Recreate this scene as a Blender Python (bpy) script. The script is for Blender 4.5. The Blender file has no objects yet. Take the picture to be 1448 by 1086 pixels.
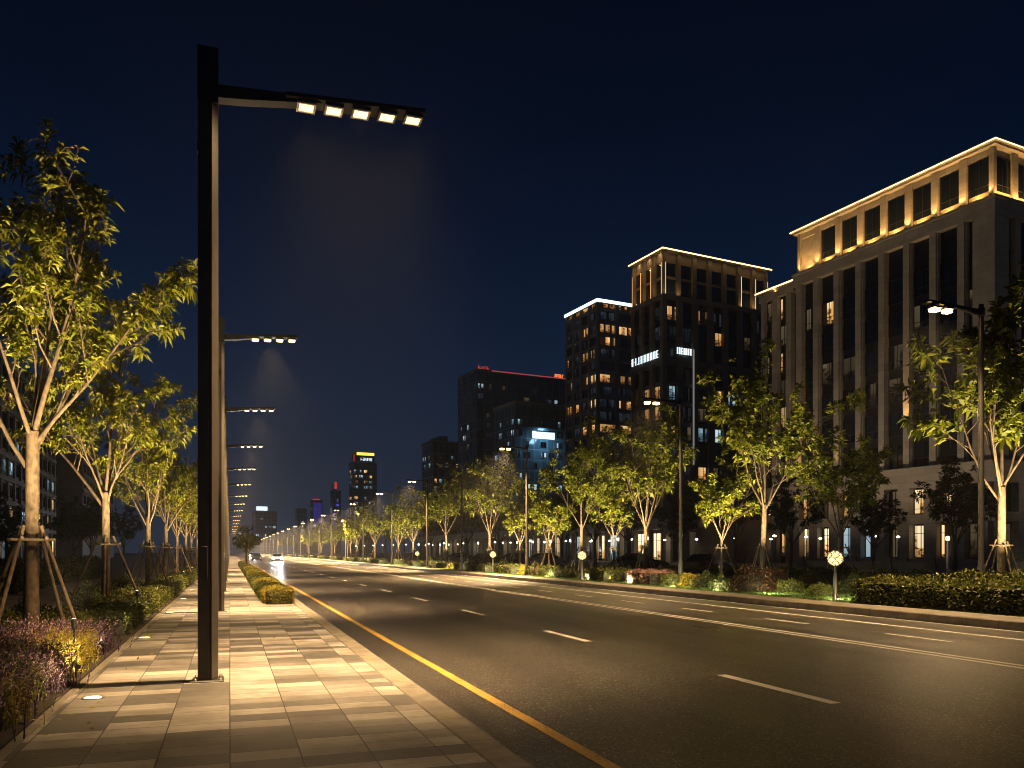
import bpy, math, random
import numpy as np
from mathutils import Vector, Matrix

R = math.radians
SC = bpy.context.scene
COL = SC.collection

# ------------------------------------------------------------------ camera
F_PX, W_PX = 1150.0, 1448.0
YAW = math.atan2(399.0, F_PX)            # the road's vanishing point lies left of centre
SN, CS = math.sin(YAW), math.cos(YAW)
CAM_H = 1.7
cam_data = bpy.data.cameras.new('camera')
cam_data.sensor_width = 36.0
cam_data.lens = F_PX / W_PX * 36.0
cam_data.shift_y = 237.0 / W_PX
cam_data.clip_start = 0.1
cam_data.clip_end = 4000
cam = bpy.data.objects.new('camera', cam_data)
COL.objects.link(cam)
cam.location = (0, 0, CAM_H)
cam.rotation_euler = (R(90), 0, -YAW)
SC.camera = cam

# ------------------------------------------------------------------ world: clear night sky
world = bpy.data.worlds.new('World')
SC.world = world
world.use_nodes = True
wn = world.node_tree
wn.nodes.clear()
w_out = wn.nodes.new('ShaderNodeOutputWorld')
w_bg = wn.nodes.new('ShaderNodeBackground')
w_tc = wn.nodes.new('ShaderNodeTexCoord')
w_sep = wn.nodes.new('ShaderNodeSeparateXYZ')
w_ramp = wn.nodes.new('ShaderNodeValToRGB')
wn.links.new(w_tc.outputs['Generated'], w_sep.inputs[0])
wn.links.new(w_sep.outputs['Z'], w_ramp.inputs[0])
wn.links.new(w_ramp.outputs[0], w_bg.inputs[0])
wn.links.new(w_bg.outputs[0], w_out.inputs[0])
cr = w_ramp.color_ramp
cr.interpolation = 'B_SPLINE'
cr.elements[0].position = 0.0
cr.elements[0].color = (0.017, 0.027, 0.050, 1)
cr.elements[1].position = 0.75
cr.elements[1].color = (0.00005, 0.0005, 0.0028, 1)
for p_, c_ in ((0.10, (0.0085, 0.0195, 0.042)), (0.25, (0.0012, 0.0095, 0.032)), (0.45, (0.0001, 0.0026, 0.0115))):
    e_ = cr.elements.new(p_)
    e_.color = (*c_, 1)
w_bg.inputs[1].default_value = 1.0

# ------------------------------------------------------------------ render settings
SC.view_settings.view_transform = 'Standard'
SC.view_settings.look = 'None'
SC.view_settings.exposure = 0.0
SC.view_settings.gamma = 1.0
SC.view_settings.use_curve_mapping = False
SC.render.engine = 'CYCLES'
cy = SC.cycles
cy.filter_width = 1.0
cy.max_bounces = 5
cy.diffuse_bounces = 2
cy.glossy_bounces = 3
cy.transmission_bounces = 3
cy.volume_bounces = 0
cy.transparent_max_bounces = 6
cy.sample_clamp_indirect = 25.0
cy.sample_clamp_direct = 0.0
cy.caustics_reflective = False
cy.caustics_refractive = False
cy.use_light_tree = True
cy.use_denoising = True
try:
    cy.denoiser = 'OPENIMAGEDENOISE'
    cy.denoising_input_passes = 'RGB_ALBEDO_NORMAL'
except Exception:
    pass

ROAD_Z, VERGE_Z = -0.08, 0.12
LAMP_W = (1.0, 0.635, 0.30)               # warm LED
LED_L = 12.0                            # radiance of the near street-light panels
LED_R = 40.0
LAMP_P = 5200.0                          # beam of one street lamp
FLOOD = 430.0                           # added floodlights for the stone facade
UPL = 5.0                                # scale of the garden spotlights


def PD(u, d):
    """photograph column u at depth d (m) -> world x, y"""
    x = (u - 724.0) / F_PX * d
    return x * CS + d * SN, -x * SN + d * CS


# ------------------------------------------------------------------ materials
class M:
    def __init__(s, name):
        s.m = bpy.data.materials.new(name)
        s.m.use_nodes = True
        s.t = s.m.node_tree
        s.t.nodes.clear()
        s.out = s.t.nodes.new('ShaderNodeOutputMaterial')

    def n(s, typ, props=None, **inp):
        k = s.t.nodes.new('ShaderNode' + typ)
        for a, b in (props or {}).items():
            setattr(k, a, b)
        for a, b in inp.items():
            a = a.replace('_', ' ')
            if a.startswith('i ') or a.startswith('i'):
                if a[1:].strip().isdigit():
                    s.put(k.inputs[int(a[1:].strip())], b)
                    continue
            s.put(k.inputs[a], b)
        return k

    def put(s, sock, val):
        if hasattr(val, 'is_output'):
            s.t.links.new(val, sock)
        elif isinstance(val, (tuple, list)) and len(val) == 3 and sock.type == 'RGBA':
            sock.default_value = (*val, 1)
        else:
            sock.default_value = val

    def math(s, op, a, b=0.0, c=0.0):
        return s.n('Math', {'operation': op}, i0=a, i1=b, i2=c).outputs[0]

    def ramp(s, fac, stops, mode='LINEAR'):
        k = s.n('ValToRGB', None, i0=fac)
        r = k.color_ramp
        r.interpolation = mode
        while len(r.elements) < len(stops):
            r.elements.new(0.5)
        for e, (p, c) in zip(r.elements, stops):
            e.position = p
            e.color = (*c, 1) if len(c) == 3 else c
        return k.outputs[0]

    def mix(s, fac, a, b, typ='MIX'):
        k = s.n('MixRGB', {'blend_type': typ}, i0=fac, i1=a, i2=b)
        return k.outputs[0]

    def co(s, which='Object'):
        return s.n('TexCoord').outputs[which]

    def noise(s, vec, scale, detail=3.0, rough=0.55):
        return s.n('TexNoise', None, Vector=vec, Scale=scale, Detail=detail, Roughness=rough).outputs[0]

    def bump(s, h, strength=0.3, dist=0.02):
        return s.n('Bump', None, Strength=strength, Distance=dist, Height=h).outputs[0]

    def done(s, shader):
        s.t.links.new(shader, s.out.inputs[0])
        return s.m

    def pbr(s, col, rough=0.6, metal=0.0, normal=None, spec=0.5, **kw):
        k = s.n('BsdfPrincipled')
        s.put(k.inputs['Base Color'], col)
        s.put(k.inputs['Roughness'], rough)
        s.put(k.inputs['Metallic'], metal)
        s.put(k.inputs['Specular IOR Level'], spec)
        if normal is not None:
            s.put(k.inputs['Normal'], normal)
        for a, b in kw.items():
            s.put(k.inputs[a.replace('_', ' ')], b)
        return k.outputs[0]


def m_plain(name, col, rough=0.6, metal=0.0, var=0.25, scale=6.0, bump=0.15, spec=0.5):
    m = M(name)
    f = m.noise(m.co(), scale, 5)
    lo = tuple(c * (1 - var) for c in col)
    hi = tuple(min(1, c * (1 + var)) for c in col)
    c = m.ramp(f, [(0.3, lo), (0.7, hi)])
    return m.done(m.pbr(c, rough, metal, m.bump(m.noise(m.co(), scale * 6, 3), bump, 0.01), spec))


def m_emit(name, col, strength, sampling='AUTO'):
    m = M(name)
    e = m.n('Emission', None, Color=col, Strength=strength)
    r = m.done(e.outputs[0])
    r.cycles.emission_sampling = sampling
    return r


def m_leaf(name, c0, c1, c2, trans=0.35, rough=0.5):
    m = M(name)
    ri = m.n('NewGeometry').outputs['Random Per Island']
    c = m.ramp(ri, [(0.0, c0), (0.5, c1), (1.0, c2)])
    p = m.pbr(c, rough, 0.0, None, 0.35)
    t = m.n('BsdfTranslucent', None, Color=c).outputs[0]
    return m.done(m.n('MixShader', None, i0=trans, i1=p, i2=t).outputs[0])


def facade_vec(m):
    """(x + y, z, 0) of the object: runs along either face of an upright box"""
    s = m.n('SeparateXYZ', None, Vector=m.co())
    a = m.math('ADD', s.outputs[0], s.outputs[1])
    return m.n('CombineXYZ', None, X=a, Y=s.outputs[2], Z=0.0).outputs[0]


def m_stone(name, col, bw=1.6, bh=0.8, rough=0.7):
    m = M(name)
    v = facade_vec(m)
    b = m.n('TexBrick', {'offset': 0.5}, Vector=v, Color1=tuple(c * 0.88 for c in col), Color2=tuple(min(1, c * 1.1) for c in col),
            Mortar=tuple(c * 0.45 for c in col), Scale=1.0, Mortar_Size=0.012, Bias=0.0, Brick_Width=bw, Row_Height=bh)
    n1 = m.noise(m.co(), 0.35, 5)
    c = m.mix(0.55, b.outputs[0], m.ramp(n1, [(0.3, (0.55, 0.55, 0.55)), (0.7, (1, 1, 1))]), 'MULTIPLY')
    return m.done(m.pbr(c, rough, 0, m.bump(m.noise(m.co(), 9, 4), 0.15, 0.02)))


def m_curtain(name, glass, frame, bw, bh, line=0.09):
    m = M(name)
    v = facade_vec(m)
    b = m.n('TexBrick', {'offset': 0.0}, Vector=v, Color1=glass, Color2=tuple(c * 1.6 for c in glass), Mortar=frame, Scale=1.0,
            Mortar_Size=line, Bias=0.0, Brick_Width=bw, Row_Height=bh)
    f = b.outputs['Fac']
    rough = m.math('MULTIPLY_ADD', f, 0.4, 0.12)
    return m.done(m.pbr(b.outputs[0], rough, 0, m.bump(m.math('SUBTRACT', 1.0, f), 0.5, 0.1)))


def m_window_lit(name, c_lo, c_hi, strength, cell=0.7, thr=0.36):
    """a lit room seen through glass: blocks of bright wall, blinds, dark furniture"""
    m = M(name)
    oi = m.n('ObjectInfo').outputs['Random']
    s = m.n('SeparateXYZ', None, Vector=m.co())
    off = m.math('MULTIPLY', oi, 57.0)
    v = m.n('CombineXYZ', None, X=m.math('ADD', s.outputs[0], off), Y=m.math('ADD', s.outputs[2], off), Z=off).outputs[0]
    cx = m.math('FLOOR', m.math('DIVIDE', m.math('ADD', s.outputs[0], 20.0), cell))
    def wn(q):
        return m.n('TexWhiteNoise', {'noise_dimensions': '2D'}, Vector=m.n('CombineXYZ', None, X=cx, Y=m.math('ADD', off, q), Z=0.0).outputs[0]).outputs[0]
    r1, r2 = wn(0.0), wn(3.7)
    lit = m.math('MULTIPLY', m.math('GREATER_THAN', r1, thr), m.math('MULTIPLY_ADD', r1, 0.7, 0.3))
    zz = m.math('DIVIDE', s.outputs[2], 2.8)
    blind = m.n('MapRange', {'interpolation_type': 'SMOOTHSTEP'}, Value=m.math('SUBTRACT', zz, m.math('MULTIPLY', r2, 0.9)), From_Min=-0.01, From_Max=0.01).outputs[0]
    furn = m.ramp(m.noise(m.n('Mapping', None, Vector=v, Scale=(1.0, 1.6, 1.0)).outputs[0], 1.5, 2), [(0.42, (0.12, 0.12, 0.12)), (0.52, (0.6, 0.6, 0.6))])
    room = m.math('MULTIPLY', furn, m.math('MULTIPLY_ADD', zz, 0.6, 0.5))
    f = m.math('MULTIPLY', lit, m.math('ADD', m.math('MULTIPLY', blind, 0.75), m.math('MULTIPLY', m.math('SUBTRACT', 1.0, blind), room)))
    f = m.math('ADD', f, m.math('MULTIPLY', m.math('SUBTRACT', zz, 0.5), m.math('MULTIPLY', lit, 0.2)))
    c = m.ramp(f, [(0.0, tuple(x * 0.015 for x in c_lo)), (0.08, tuple(x * 0.12 for x in c_lo)), (0.4, c_lo), (0.85, c_hi)])
    st = m.math('MULTIPLY', m.math('MULTIPLY_ADD', oi, 0.9, 0.35), strength)
    e = m.n('Emission', None, Color=c, Strength=st).outputs[0]
    g = m.n('BsdfGlossy', None, Color=(0.06, 0.06, 0.07), Roughness=0.08).outputs[0]
    r = m.done(m.n('AddShader', None, i0=e, i1=g).outputs[0])
    r.cycles.emission_sampling = 'NONE'
    return r


def m_paving():
    m = M('paving_stone')
    s = m.n('SeparateXYZ', None, Vector=m.co())
    x, y = s.outputs[0], s.outputs[1]
    RH, TW = 0.66, 0.565
    xc = m.math('DIVIDE', x, TW)
    col = m.math('FLOOR', xc)
    cs = m.n('TexWhiteNoise', {'noise_dimensions': '1D'}, W=m.math('ADD', col, 17.3)).outputs[0]
    yr = m.math('ADD', m.math('DIVIDE', y, RH), m.math('MULTIPLY', m.math('GREATER_THAN', cs, 0.62), 0.5))
    big = m.math('FLOOR', yr)
    sp = m.n('TexWhiteNoise', {'noise_dimensions': '2D'}, Vector=m.n('CombineXYZ', None, X=big, Y=m.math('ADD', col, 40.0), Z=0.0).outputs[0]).outputs[0]
    split = m.math('GREATER_THAN', sp, 0.5)
    row = m.math('ADD', m.math('MULTIPLY', big, 2.0), m.math('MULTIPLY', split, m.math('GREATER_THAN', m.math('FRACT', yr), 0.5)))
    rnd_row = m.n('TexWhiteNoise', {'noise_dimensions': '1D'}, W=m.math('FLOOR', m.math('DIVIDE', y, 0.33))).outputs[0]  # row bands: slab tone together with painted-in shadow stripes
    tile = m.n('TexWhiteNoise', {'noise_dimensions': '2D'}, Vector=m.n('CombineXYZ', None, X=row, Y=col, Z=0.0).outputs[0]).outputs[0]
    tone = m.math('ADD', m.math('MULTIPLY', rnd_row, 0.48), m.math('MULTIPLY', tile, 0.52))
    c = m.ramp(tone, [(0.0, (0.075, 0.072, 0.069)), (0.34, (0.105, 0.101, 0.096)), (0.46, (0.2, 0.19, 0.176)), (0.62, (0.33, 0.312, 0.285)),
                      (1.0, (0.5, 0.475, 0.43))])
    st = m.n('Mapping', None, Vector=m.co(), Scale=(1.2, 9.0, 1.0)).outputs[0]
    grain = m.noise(st, 1.4, 6, 0.62)
    c = m.mix(0.75, c, m.ramp(grain, [(0.3, (0.55, 0.53, 0.5)), (0.62, (1.05, 1.05, 1.05))]), 'MULTIPLY')
    fx, fy = m.math('FRACT', xc), m.math('FRACT', yr)
    ex = m.math('MULTIPLY', m.math('MINIMUM', fx, m.math('SUBTRACT', 1.0, fx)), TW)
    ey0 = m.math('MINIMUM', fy, m.math('SUBTRACT', 1.0, fy))
    ey1 = m.math('ADD', m.math('ABSOLUTE', m.math('SUBTRACT', fy, 0.5)), m.math('SUBTRACT', 1.0, split))
    ey = m.math('MULTIPLY', m.math('MINIMUM', ey0, ey1), RH)
    e = m.math('MINIMUM', ex, ey)
    joint = m.n('MapRange', {'interpolation_type': 'SMOOTHSTEP'}, Value=e, From_Min=0.002, From_Max=0.009).outputs[0]
    c = m.mix(joint, (0.035, 0.03, 0.024), c)
    stain = m.noise(m.co(), 1.1, 7, 0.66)
    c = m.mix(0.75, c, m.ramp(stain, [(0.34, (0.42, 0.39, 0.35)), (0.56, (1, 1, 1))]), 'MULTIPLY')
    spots = m.n('TexVoronoi', {'feature': 'F1'}, Vector=m.co(), Scale=3.1).outputs['Distance']
    c = m.mix(0.6, c, m.ramp(m.math('ADD', spots, m.math('MULTIPLY', stain, .12)), [(0.1, (0.4, 0.36, 0.32)), (0.125, (1, 1, 1))]), 'MULTIPLY')
    h = m.math('ADD', m.math('MULTIPLY', joint, 1.0), m.math('MULTIPLY', m.noise(m.co(), 60, 4), 0.25))
    h = m.math('ADD', h, m.math('MULTIPLY', tile, 0.25))
    rough = m.math('MULTIPLY_ADD', grain, 0.35, 0.38)
    return m.done(m.pbr(c, rough, 0, m.bump(h, 0.5, 0.006), 0.5))


def m_asphalt():
    m = M('asphalt')
    o = m.co()
    vo = m.n('TexVoronoi', {'feature': 'F1'}, Vector=o, Scale=66.0)
    chip = m.n('TexWhiteNoise', {'noise_dimensions': '3D'}, Vector=vo.outputs['Position']).outputs[0]
    big = m.noise(o, 0.22, 5, 0.6)
    st = m.noise(m.n('Mapping', None, Vector=o, Scale=(1.0, 0.06, 1.0)).outputs[0], 1.1, 4)
    base = m.ramp(chip, [(0.0, (0.02, 0.018, 0.016)), (0.72, (0.046, 0.041, 0.036)), (0.9, (0.10, 0.09, 0.08)), (1.0, (0.42, 0.4, 0.36))])
    c = m.mix(0.7, base, m.ramp(big, [(0.3, (0.5, 0.5, 0.5)), (0.68, (1.15, 1.15, 1.15))]), 'MULTIPLY')
    c = m.mix(0.5, c, m.ramp(st, [(0.35, (0.6, 0.6, 0.6)), (0.6, (1.1, 1.1, 1.1))]), 'MULTIPLY')
    sx = m.n('SeparateXYZ', None, Vector=o).outputs[0]
    trk = m.math('ABSOLUTE', m.math('SUBTRACT', m.math('FRACT', m.math('DIVIDE', m.math('ADD', sx, 0.4), 1.85)), 0.5))
    c = m.mix(0.45, c, m.ramp(trk, [(0.08, (0.62, 0.62, 0.62)), (0.36, (1.1, 1.1, 1.1))]), 'MULTIPLY')
    rough = m.math('ADD', m.math('MULTIPLY', big, 0.22), m.math('MULTIPLY_ADD', st, 0.18, 0.15))
    h = m.math('ADD', m.math('MULTIPLY', m.math('SUBTRACT', 1.0, vo.outputs['Distance']), 0.6), m.math('MULTIPLY', chip, 0.6))
    return m.done(m.pbr(c, rough, 0, m.bump(h, 0.4, 0.006), 0.4))


def m_paint(name, col, wear=0.42):
    m = M(name)
    o = m.co()
    n = m.noise(o, 26, 6, 0.7)
    b = m.noise(o, 1.3, 4, 0.6)
    f = m.math('ADD', m.math('MULTIPLY', n, 0.6), m.math('MULTIPLY', b, 0.4))
    c = m.ramp(f, [(wear - 0.06, (0.06, 0.055, 0.05)), (wear, tuple(x * 0.6 for x in col)), (wear + 0.12, col)])
    return m.done(m.pbr(c, 0.5, 0, m.bump(n, 0.3, 0.004)))


def m_bark(name, c0, c1):
    m = M(name)
    o = m.n('Mapping', None, Vector=m.co(), Scale=(1.0, 1.0, 0.35)).outputs[0]
    n = m.noise(o, 16, 6, 0.65)
    n2 = m.n('TexVoronoi', {'feature': 'F1'}, Vector=m.co(), Scale=9.0).outputs['Distance']
    f = m.math('ADD', m.math('MULTIPLY', n, 0.75), m.math('MULTIPLY', n2, 0.3))
    c = m.ramp(f, [(0.3, c0), (0.62, c1)])
    return m.done(m.pbr(c, 0.85, 0, m.bump(n, 0.8, 0.02)))


def m_kerb():
    m = M('kerb_stone')
    o = m.co()
    s = m.n('SeparateXYZ', None, Vector=o)
    fy = m.math('FRACT', m.math('DIVIDE', s.outputs[1], 1.0))
    j = m.n('MapRange', None, Value=m.math('MINIMUM', fy, m.math('SUBTRACT', 1.0, fy)), From_Min=0.003, From_Max=0.009).outputs[0]
    n = m.noise(o, 2.6, 6, 0.65)
    c = m.ramp(n, [(0.3, (0.10, 0.088, 0.07)), (0.7, (0.22, 0.195, 0.16))])
    moss = m.ramp(m.noise(o, 1.6, 5, 0.7), [(0.56, (0, 0, 0)), (0.66, (1, 1, 1))])
    c = m.mix(m.math('MULTIPLY', moss, 0.6), c, (0.2, 0.17, 0.04))
    c = m.mix(j, (0.04, 0.035, 0.03), c)
    return m.done(m.pbr(c, 0.7, 0, m.bump(m.noise(o, 50, 4), 0.3, 0.005)))


MAT = {}
MAT['paving'] = m_paving()
MAT['asphalt'] = m_asphalt()
MAT['kerb'] = m_kerb()
MAT['white_paint'] = m_paint('white_road_paint', (0.8, 0.76, 0.68), 0.37)
MAT['yellow_paint'] = m_paint('yellow_road_paint', (0.46, 0.28, 0.05), 0.43)
MAT['ground'] = m_plain('dark_ground', (0.05, 0.045, 0.04), 0.9, 0, 0.4, 0.8)
MAT['plaza'] = m_plain('plaza_paving', (0.16, 0.145, 0.125), 0.6, 0, 0.35, 1.2)
MAT['soil'] = m_plain('planting_soil', (0.035, 0.026, 0.018), 0.95, 0, 0.5, 7.0, 0.8)
MAT['lawn'] = m_plain('lawn_soil', (0.045, 0.09, 0.014), 0.95, 0, 0.4, 5.0, 0.8)
MAT['black_metal'] = m_plain('black_powder_coat', (0.018, 0.018, 0.02), 0.42, 0.0, 0.15, 3.0, 0.05)
MAT['bronze'] = m_plain('bronze_painted_steel', (0.075, 0.068, 0.06), 0.36, 0.35, 0.12, 3.0, 0.05)
MAT['grey_metal'] = m_plain('grey_painted_steel', (0.05, 0.048, 0.045), 0.4, 0.3, 0.12, 3.0, 0.05)
MAT['steel'] = m_plain('galvanised_steel', (0.4, 0.4, 0.4), 0.35, 0.9, 0.15)
MAT['led_near'] = m_emit('near_street_led', (1.0, 0.66, 0.29), 2.9, 'NONE')
MAT['led'] = m_emit('street_led', (1.0, 0.55, 0.19), LED_L, 'NONE')
MAT['led_far'] = m_emit('far_street_led', (1.0, 0.55, 0.19), LED_R)
MAT['reflector'] = m_plain('lamp_reflector', (0.6, 0.58, 0.55), 0.3, 0.6)
MAT['lens'] = m_emit('spotlight_lens', (1.0, 0.72, 0.38), 25.0, 'NONE')
MAT['ground_light'] = m_emit('ground_light_lens', (1.0, 0.68, 0.33), 6.0)
def m_globe():
    m = M('crackled_globe_glass')
    v = m.n('TexVoronoi', {'feature': 'DISTANCE_TO_EDGE'}, Vector=m.co(), Scale=13.0).outputs['Distance']
    n = m.noise(m.co(), 9.0, 3)
    f = m.math('MULTIPLY', m.ramp(v, [(0.03, (0.12, 0.12, 0.12)), (0.16, (1, 1, 1))]), m.ramp(n, [(0.35, (0.25, 0.25, 0.25)), (0.65, (1, 1, 1))]))
    return m.done(m.n('Emission', None, Color=(1.0, 0.68, 0.26), Strength=m.math('MULTIPLY', f, 6.0)).outputs[0])


MAT['globe'] = m_globe()
MAT['head_glow'] = m_emit('post_head_glow', (1.0, 0.72, 0.32), 4.0)
MAT['gold_strip'] = m_emit('gold_led_strip', (1.0, 0.58, 0.2), 5.0)
MAT['gold_soft'] = m_emit('gold_led_line', (1.0, 0.52, 0.16), 1.6, 'NONE')
MAT['white_strip'] = m_emit('white_led_strip', (0.72, 0.88, 1.0), 2.2, 'NONE')
MAT['white_sign'] = m_emit('white_sign_glow', (0.75, 0.92, 1.0), 1.5, 'NONE')
MAT['red_sign'] = m_emit('red_sign_glow', (1.0, 0.07, 0.04), 0.6, 'NONE')
MAT['orange_sign'] = m_emit('orange_sign_glow', (1.0, 0.22, 0.04), 1.6, 'NONE')
MAT['yellow_sign'] = m_emit('yellow_sign_glow', (1.0, 0.48, 0.06), 3.0, 'NONE')
MAT['blue_sign'] = m_emit('blue_sign_glow', (0.12, 0.1, 1.0), 0.6, 'NONE')
MAT['headlight'] = m_emit('headlight_glow', (0.85, 0.93, 1.0), 2500.0)
MAT['taillight'] = m_emit('taillight_glow', (1.0, 0.03, 0.02), 6.0, 'NONE')
MAT['post_glow'] = m_emit('post_lamp_glow', (1.0, 0.86, 0.62), 8.0, 'NONE')
MAT['post_glow_cool'] = m_emit('cool_post_lamp_glow', (0.75, 0.9, 1.0), 8.0, 'NONE')
MAT['stone'] = m_stone('beige_stone', (0.40, 0.355, 0.295))
MAT['stone_dark'] = m_stone('taupe_stone', (0.2, 0.165, 0.13))
MAT['stone_grey'] = m_stone('grey_cladding', (0.16, 0.16, 0.165), 2.4, 1.2)
MAT['spandrel'] = m_plain('bronze_spandrel', (0.02, 0.02, 0.022), 0.3, 0.2, 0.2, 1.0)
MAT['glass'] = m_plain('dark_glass', (0.008, 0.012, 0.016), 0.06, 0.0, 0.2, 0.6, 0.0, 0.8)
MAT['glass_pale'] = m_plain('crown_glass_pale', (0.10, 0.085, 0.06), 0.12, 0.0, 0.1, 0.6, 0.0, 0.8)
MAT['frame'] = m_plain('window_frame', (0.03, 0.028, 0.026), 0.4, 0.3)
MAT['win_warm'] = m_window_lit('warm_room', (0.75, 0.38, 0.1), (1.0, 0.78, 0.42), 1.1)
MAT['win_dim'] = m_window_lit('dim_room', (0.10, 0.065, 0.03), (0.32, 0.24, 0.13), 0.35)
MAT['win_added_glow'] = m_window_lit('added_facade_glow', (0.05, 0.07, 0.10), (0.14, 0.17, 0.22), 0.16, 0.9, 0.2)  # faint blue pane glow added to lift the dark tower fronts
MAT['win_cool'] = m_window_lit('cool_room', (0.2, 0.38, 0.5), (0.75, 0.92, 1.0), 1.1)
MAT['win_amber'] = m_window_lit('amber_room', (0.8, 0.34, 0.08), (1.0, 0.72, 0.32), 0.9)
MAT['win_bright'] = m_window_lit('bright_warm_room', (0.8, 0.42, 0.12), (1.0, 0.8, 0.45), 2.2, 1.1, 0.05)
MAT['win_bright_cool'] = m_window_lit('bright_cool_room', (0.3, 0.5, 0.6), (0.8, 0.95, 1.0), 1.6, 1.1, 0.05)
MAT['shop_warm'] = m_window_lit('warm_shop', (0.6, 0.33, 0.12), (1.0, 0.82, 0.5), 2.0, 1.3, 0.2)
MAT['shop_cool'] = m_window_lit('cool_shop', (0.25, 0.38, 0.45), (0.85, 0.95, 1.0), 0.8, 1.1, 0.2)
MAT['curtain_blue'] = m_curtain('blue_curtain_wall', (0.025, 0.042, 0.062), (0.10, 0.115, 0.13), 3.2, 3.6)
MAT['curtain_grey'] = m_curtain('grey_curtain_wall', (0.035, 0.042, 0.052), (0.13, 0.13, 0.14), 2.6, 3.4, 0.2)
MAT['curtain_cyan'] = m_curtain('pale_blue_curtain_wall', (0.03, 0.06, 0.085), (0.09, 0.12, 0.15), 2.4, 3.5, 0.15)
MAT['wood'] = m_bark('stake_timber', (0.05, 0.036, 0.024), (0.15, 0.11, 0.07))
MAT['bark'] = m_bark('pale_bark', (0.022, 0.015, 0.010), (0.125, 0.088, 0.058))
MAT['bark_dark'] = m_bark('brown_bark', (0.03, 0.022, 0.016), (0.11, 0.08, 0.053))
MAT['leaf'] = m_leaf('tree_leaf', (0.07, 0.10, 0.006), (0.15, 0.165, 0.01), (0.26, 0.25, 0.025))
MAT['leaf_far'] = m_leaf('verge_tree_leaf', (0.06, 0.09, 0.006), (0.14, 0.165, 0.01), (0.25, 0.25, 0.025))
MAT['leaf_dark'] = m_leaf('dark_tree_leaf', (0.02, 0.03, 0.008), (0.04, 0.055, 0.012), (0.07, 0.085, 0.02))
MAT['hedge'] = m_leaf('hedge_leaf', (0.03, 0.045, 0.008), (0.085, 0.10, 0.014), (0.17, 0.17, 0.03))
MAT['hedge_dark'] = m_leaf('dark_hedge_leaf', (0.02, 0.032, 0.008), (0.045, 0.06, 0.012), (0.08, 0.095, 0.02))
MAT['hedge_gold'] = m_leaf('golden_hedge_leaf', (0.11, 0.10, 0.008), (0.2, 0.17, 0.012), (0.3, 0.25, 0.03))
MAT['hedge_red'] = m_leaf('dark_red_leaf', (0.028, 0.014, 0.008), (0.06, 0.024, 0.014), (0.1, 0.05, 0.02))
MAT['heather'] = m_leaf('mauve_leaf', (0.04, 0.03, 0.04), (0.085, 0.05, 0.08), (0.15, 0.085, 0.135))
MAT['heather_tip'] = m_leaf('pink_flower', (0.24, 0.13, 0.18), (0.4, 0.24, 0.29), (0.58, 0.42, 0.4))
MAT['pink'] = m_leaf('pink_hedge_flower', (0.16, 0.07, 0.07), (0.38, 0.2, 0.2), (0.5, 0.36, 0.32))
MAT['gold_grass'] = m_leaf('yellow_grass_leaf', (0.2, 0.17, 0.015), (0.38, 0.31, 0.04), (0.52, 0.45, 0.12))
MAT['grass'] = m_leaf('grass_blade', (0.03, 0.07, 0.006), (0.06, 0.12, 0.012), (0.10, 0.17, 0.025))
MAT['car_white'] = m_plain('white_car_paint', (0.6, 0.6, 0.6), 0.25, 0.0, 0.03, 1.0, 0.0, 0.7)
MAT['car_dark'] = m_plain('dark_car_paint', (0.03, 0.032, 0.036), 0.22, 0.2, 0.05, 1.0, 0.0, 0.7)
MAT['car_silver'] = m_plain('silver_car_paint', (0.3, 0.3, 0.31), 0.28, 0.5, 0.05, 1.0, 0.0, 0.7)
MAT['rubber'] = m_plain('tyre_rubber', (0.015, 0.015, 0.015), 0.8)
MAT['bench_stone'] = m_plain('pale_seat_stone', (0.42, 0.37, 0.3), 0.6, 0, 0.2, 2.0)


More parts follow.
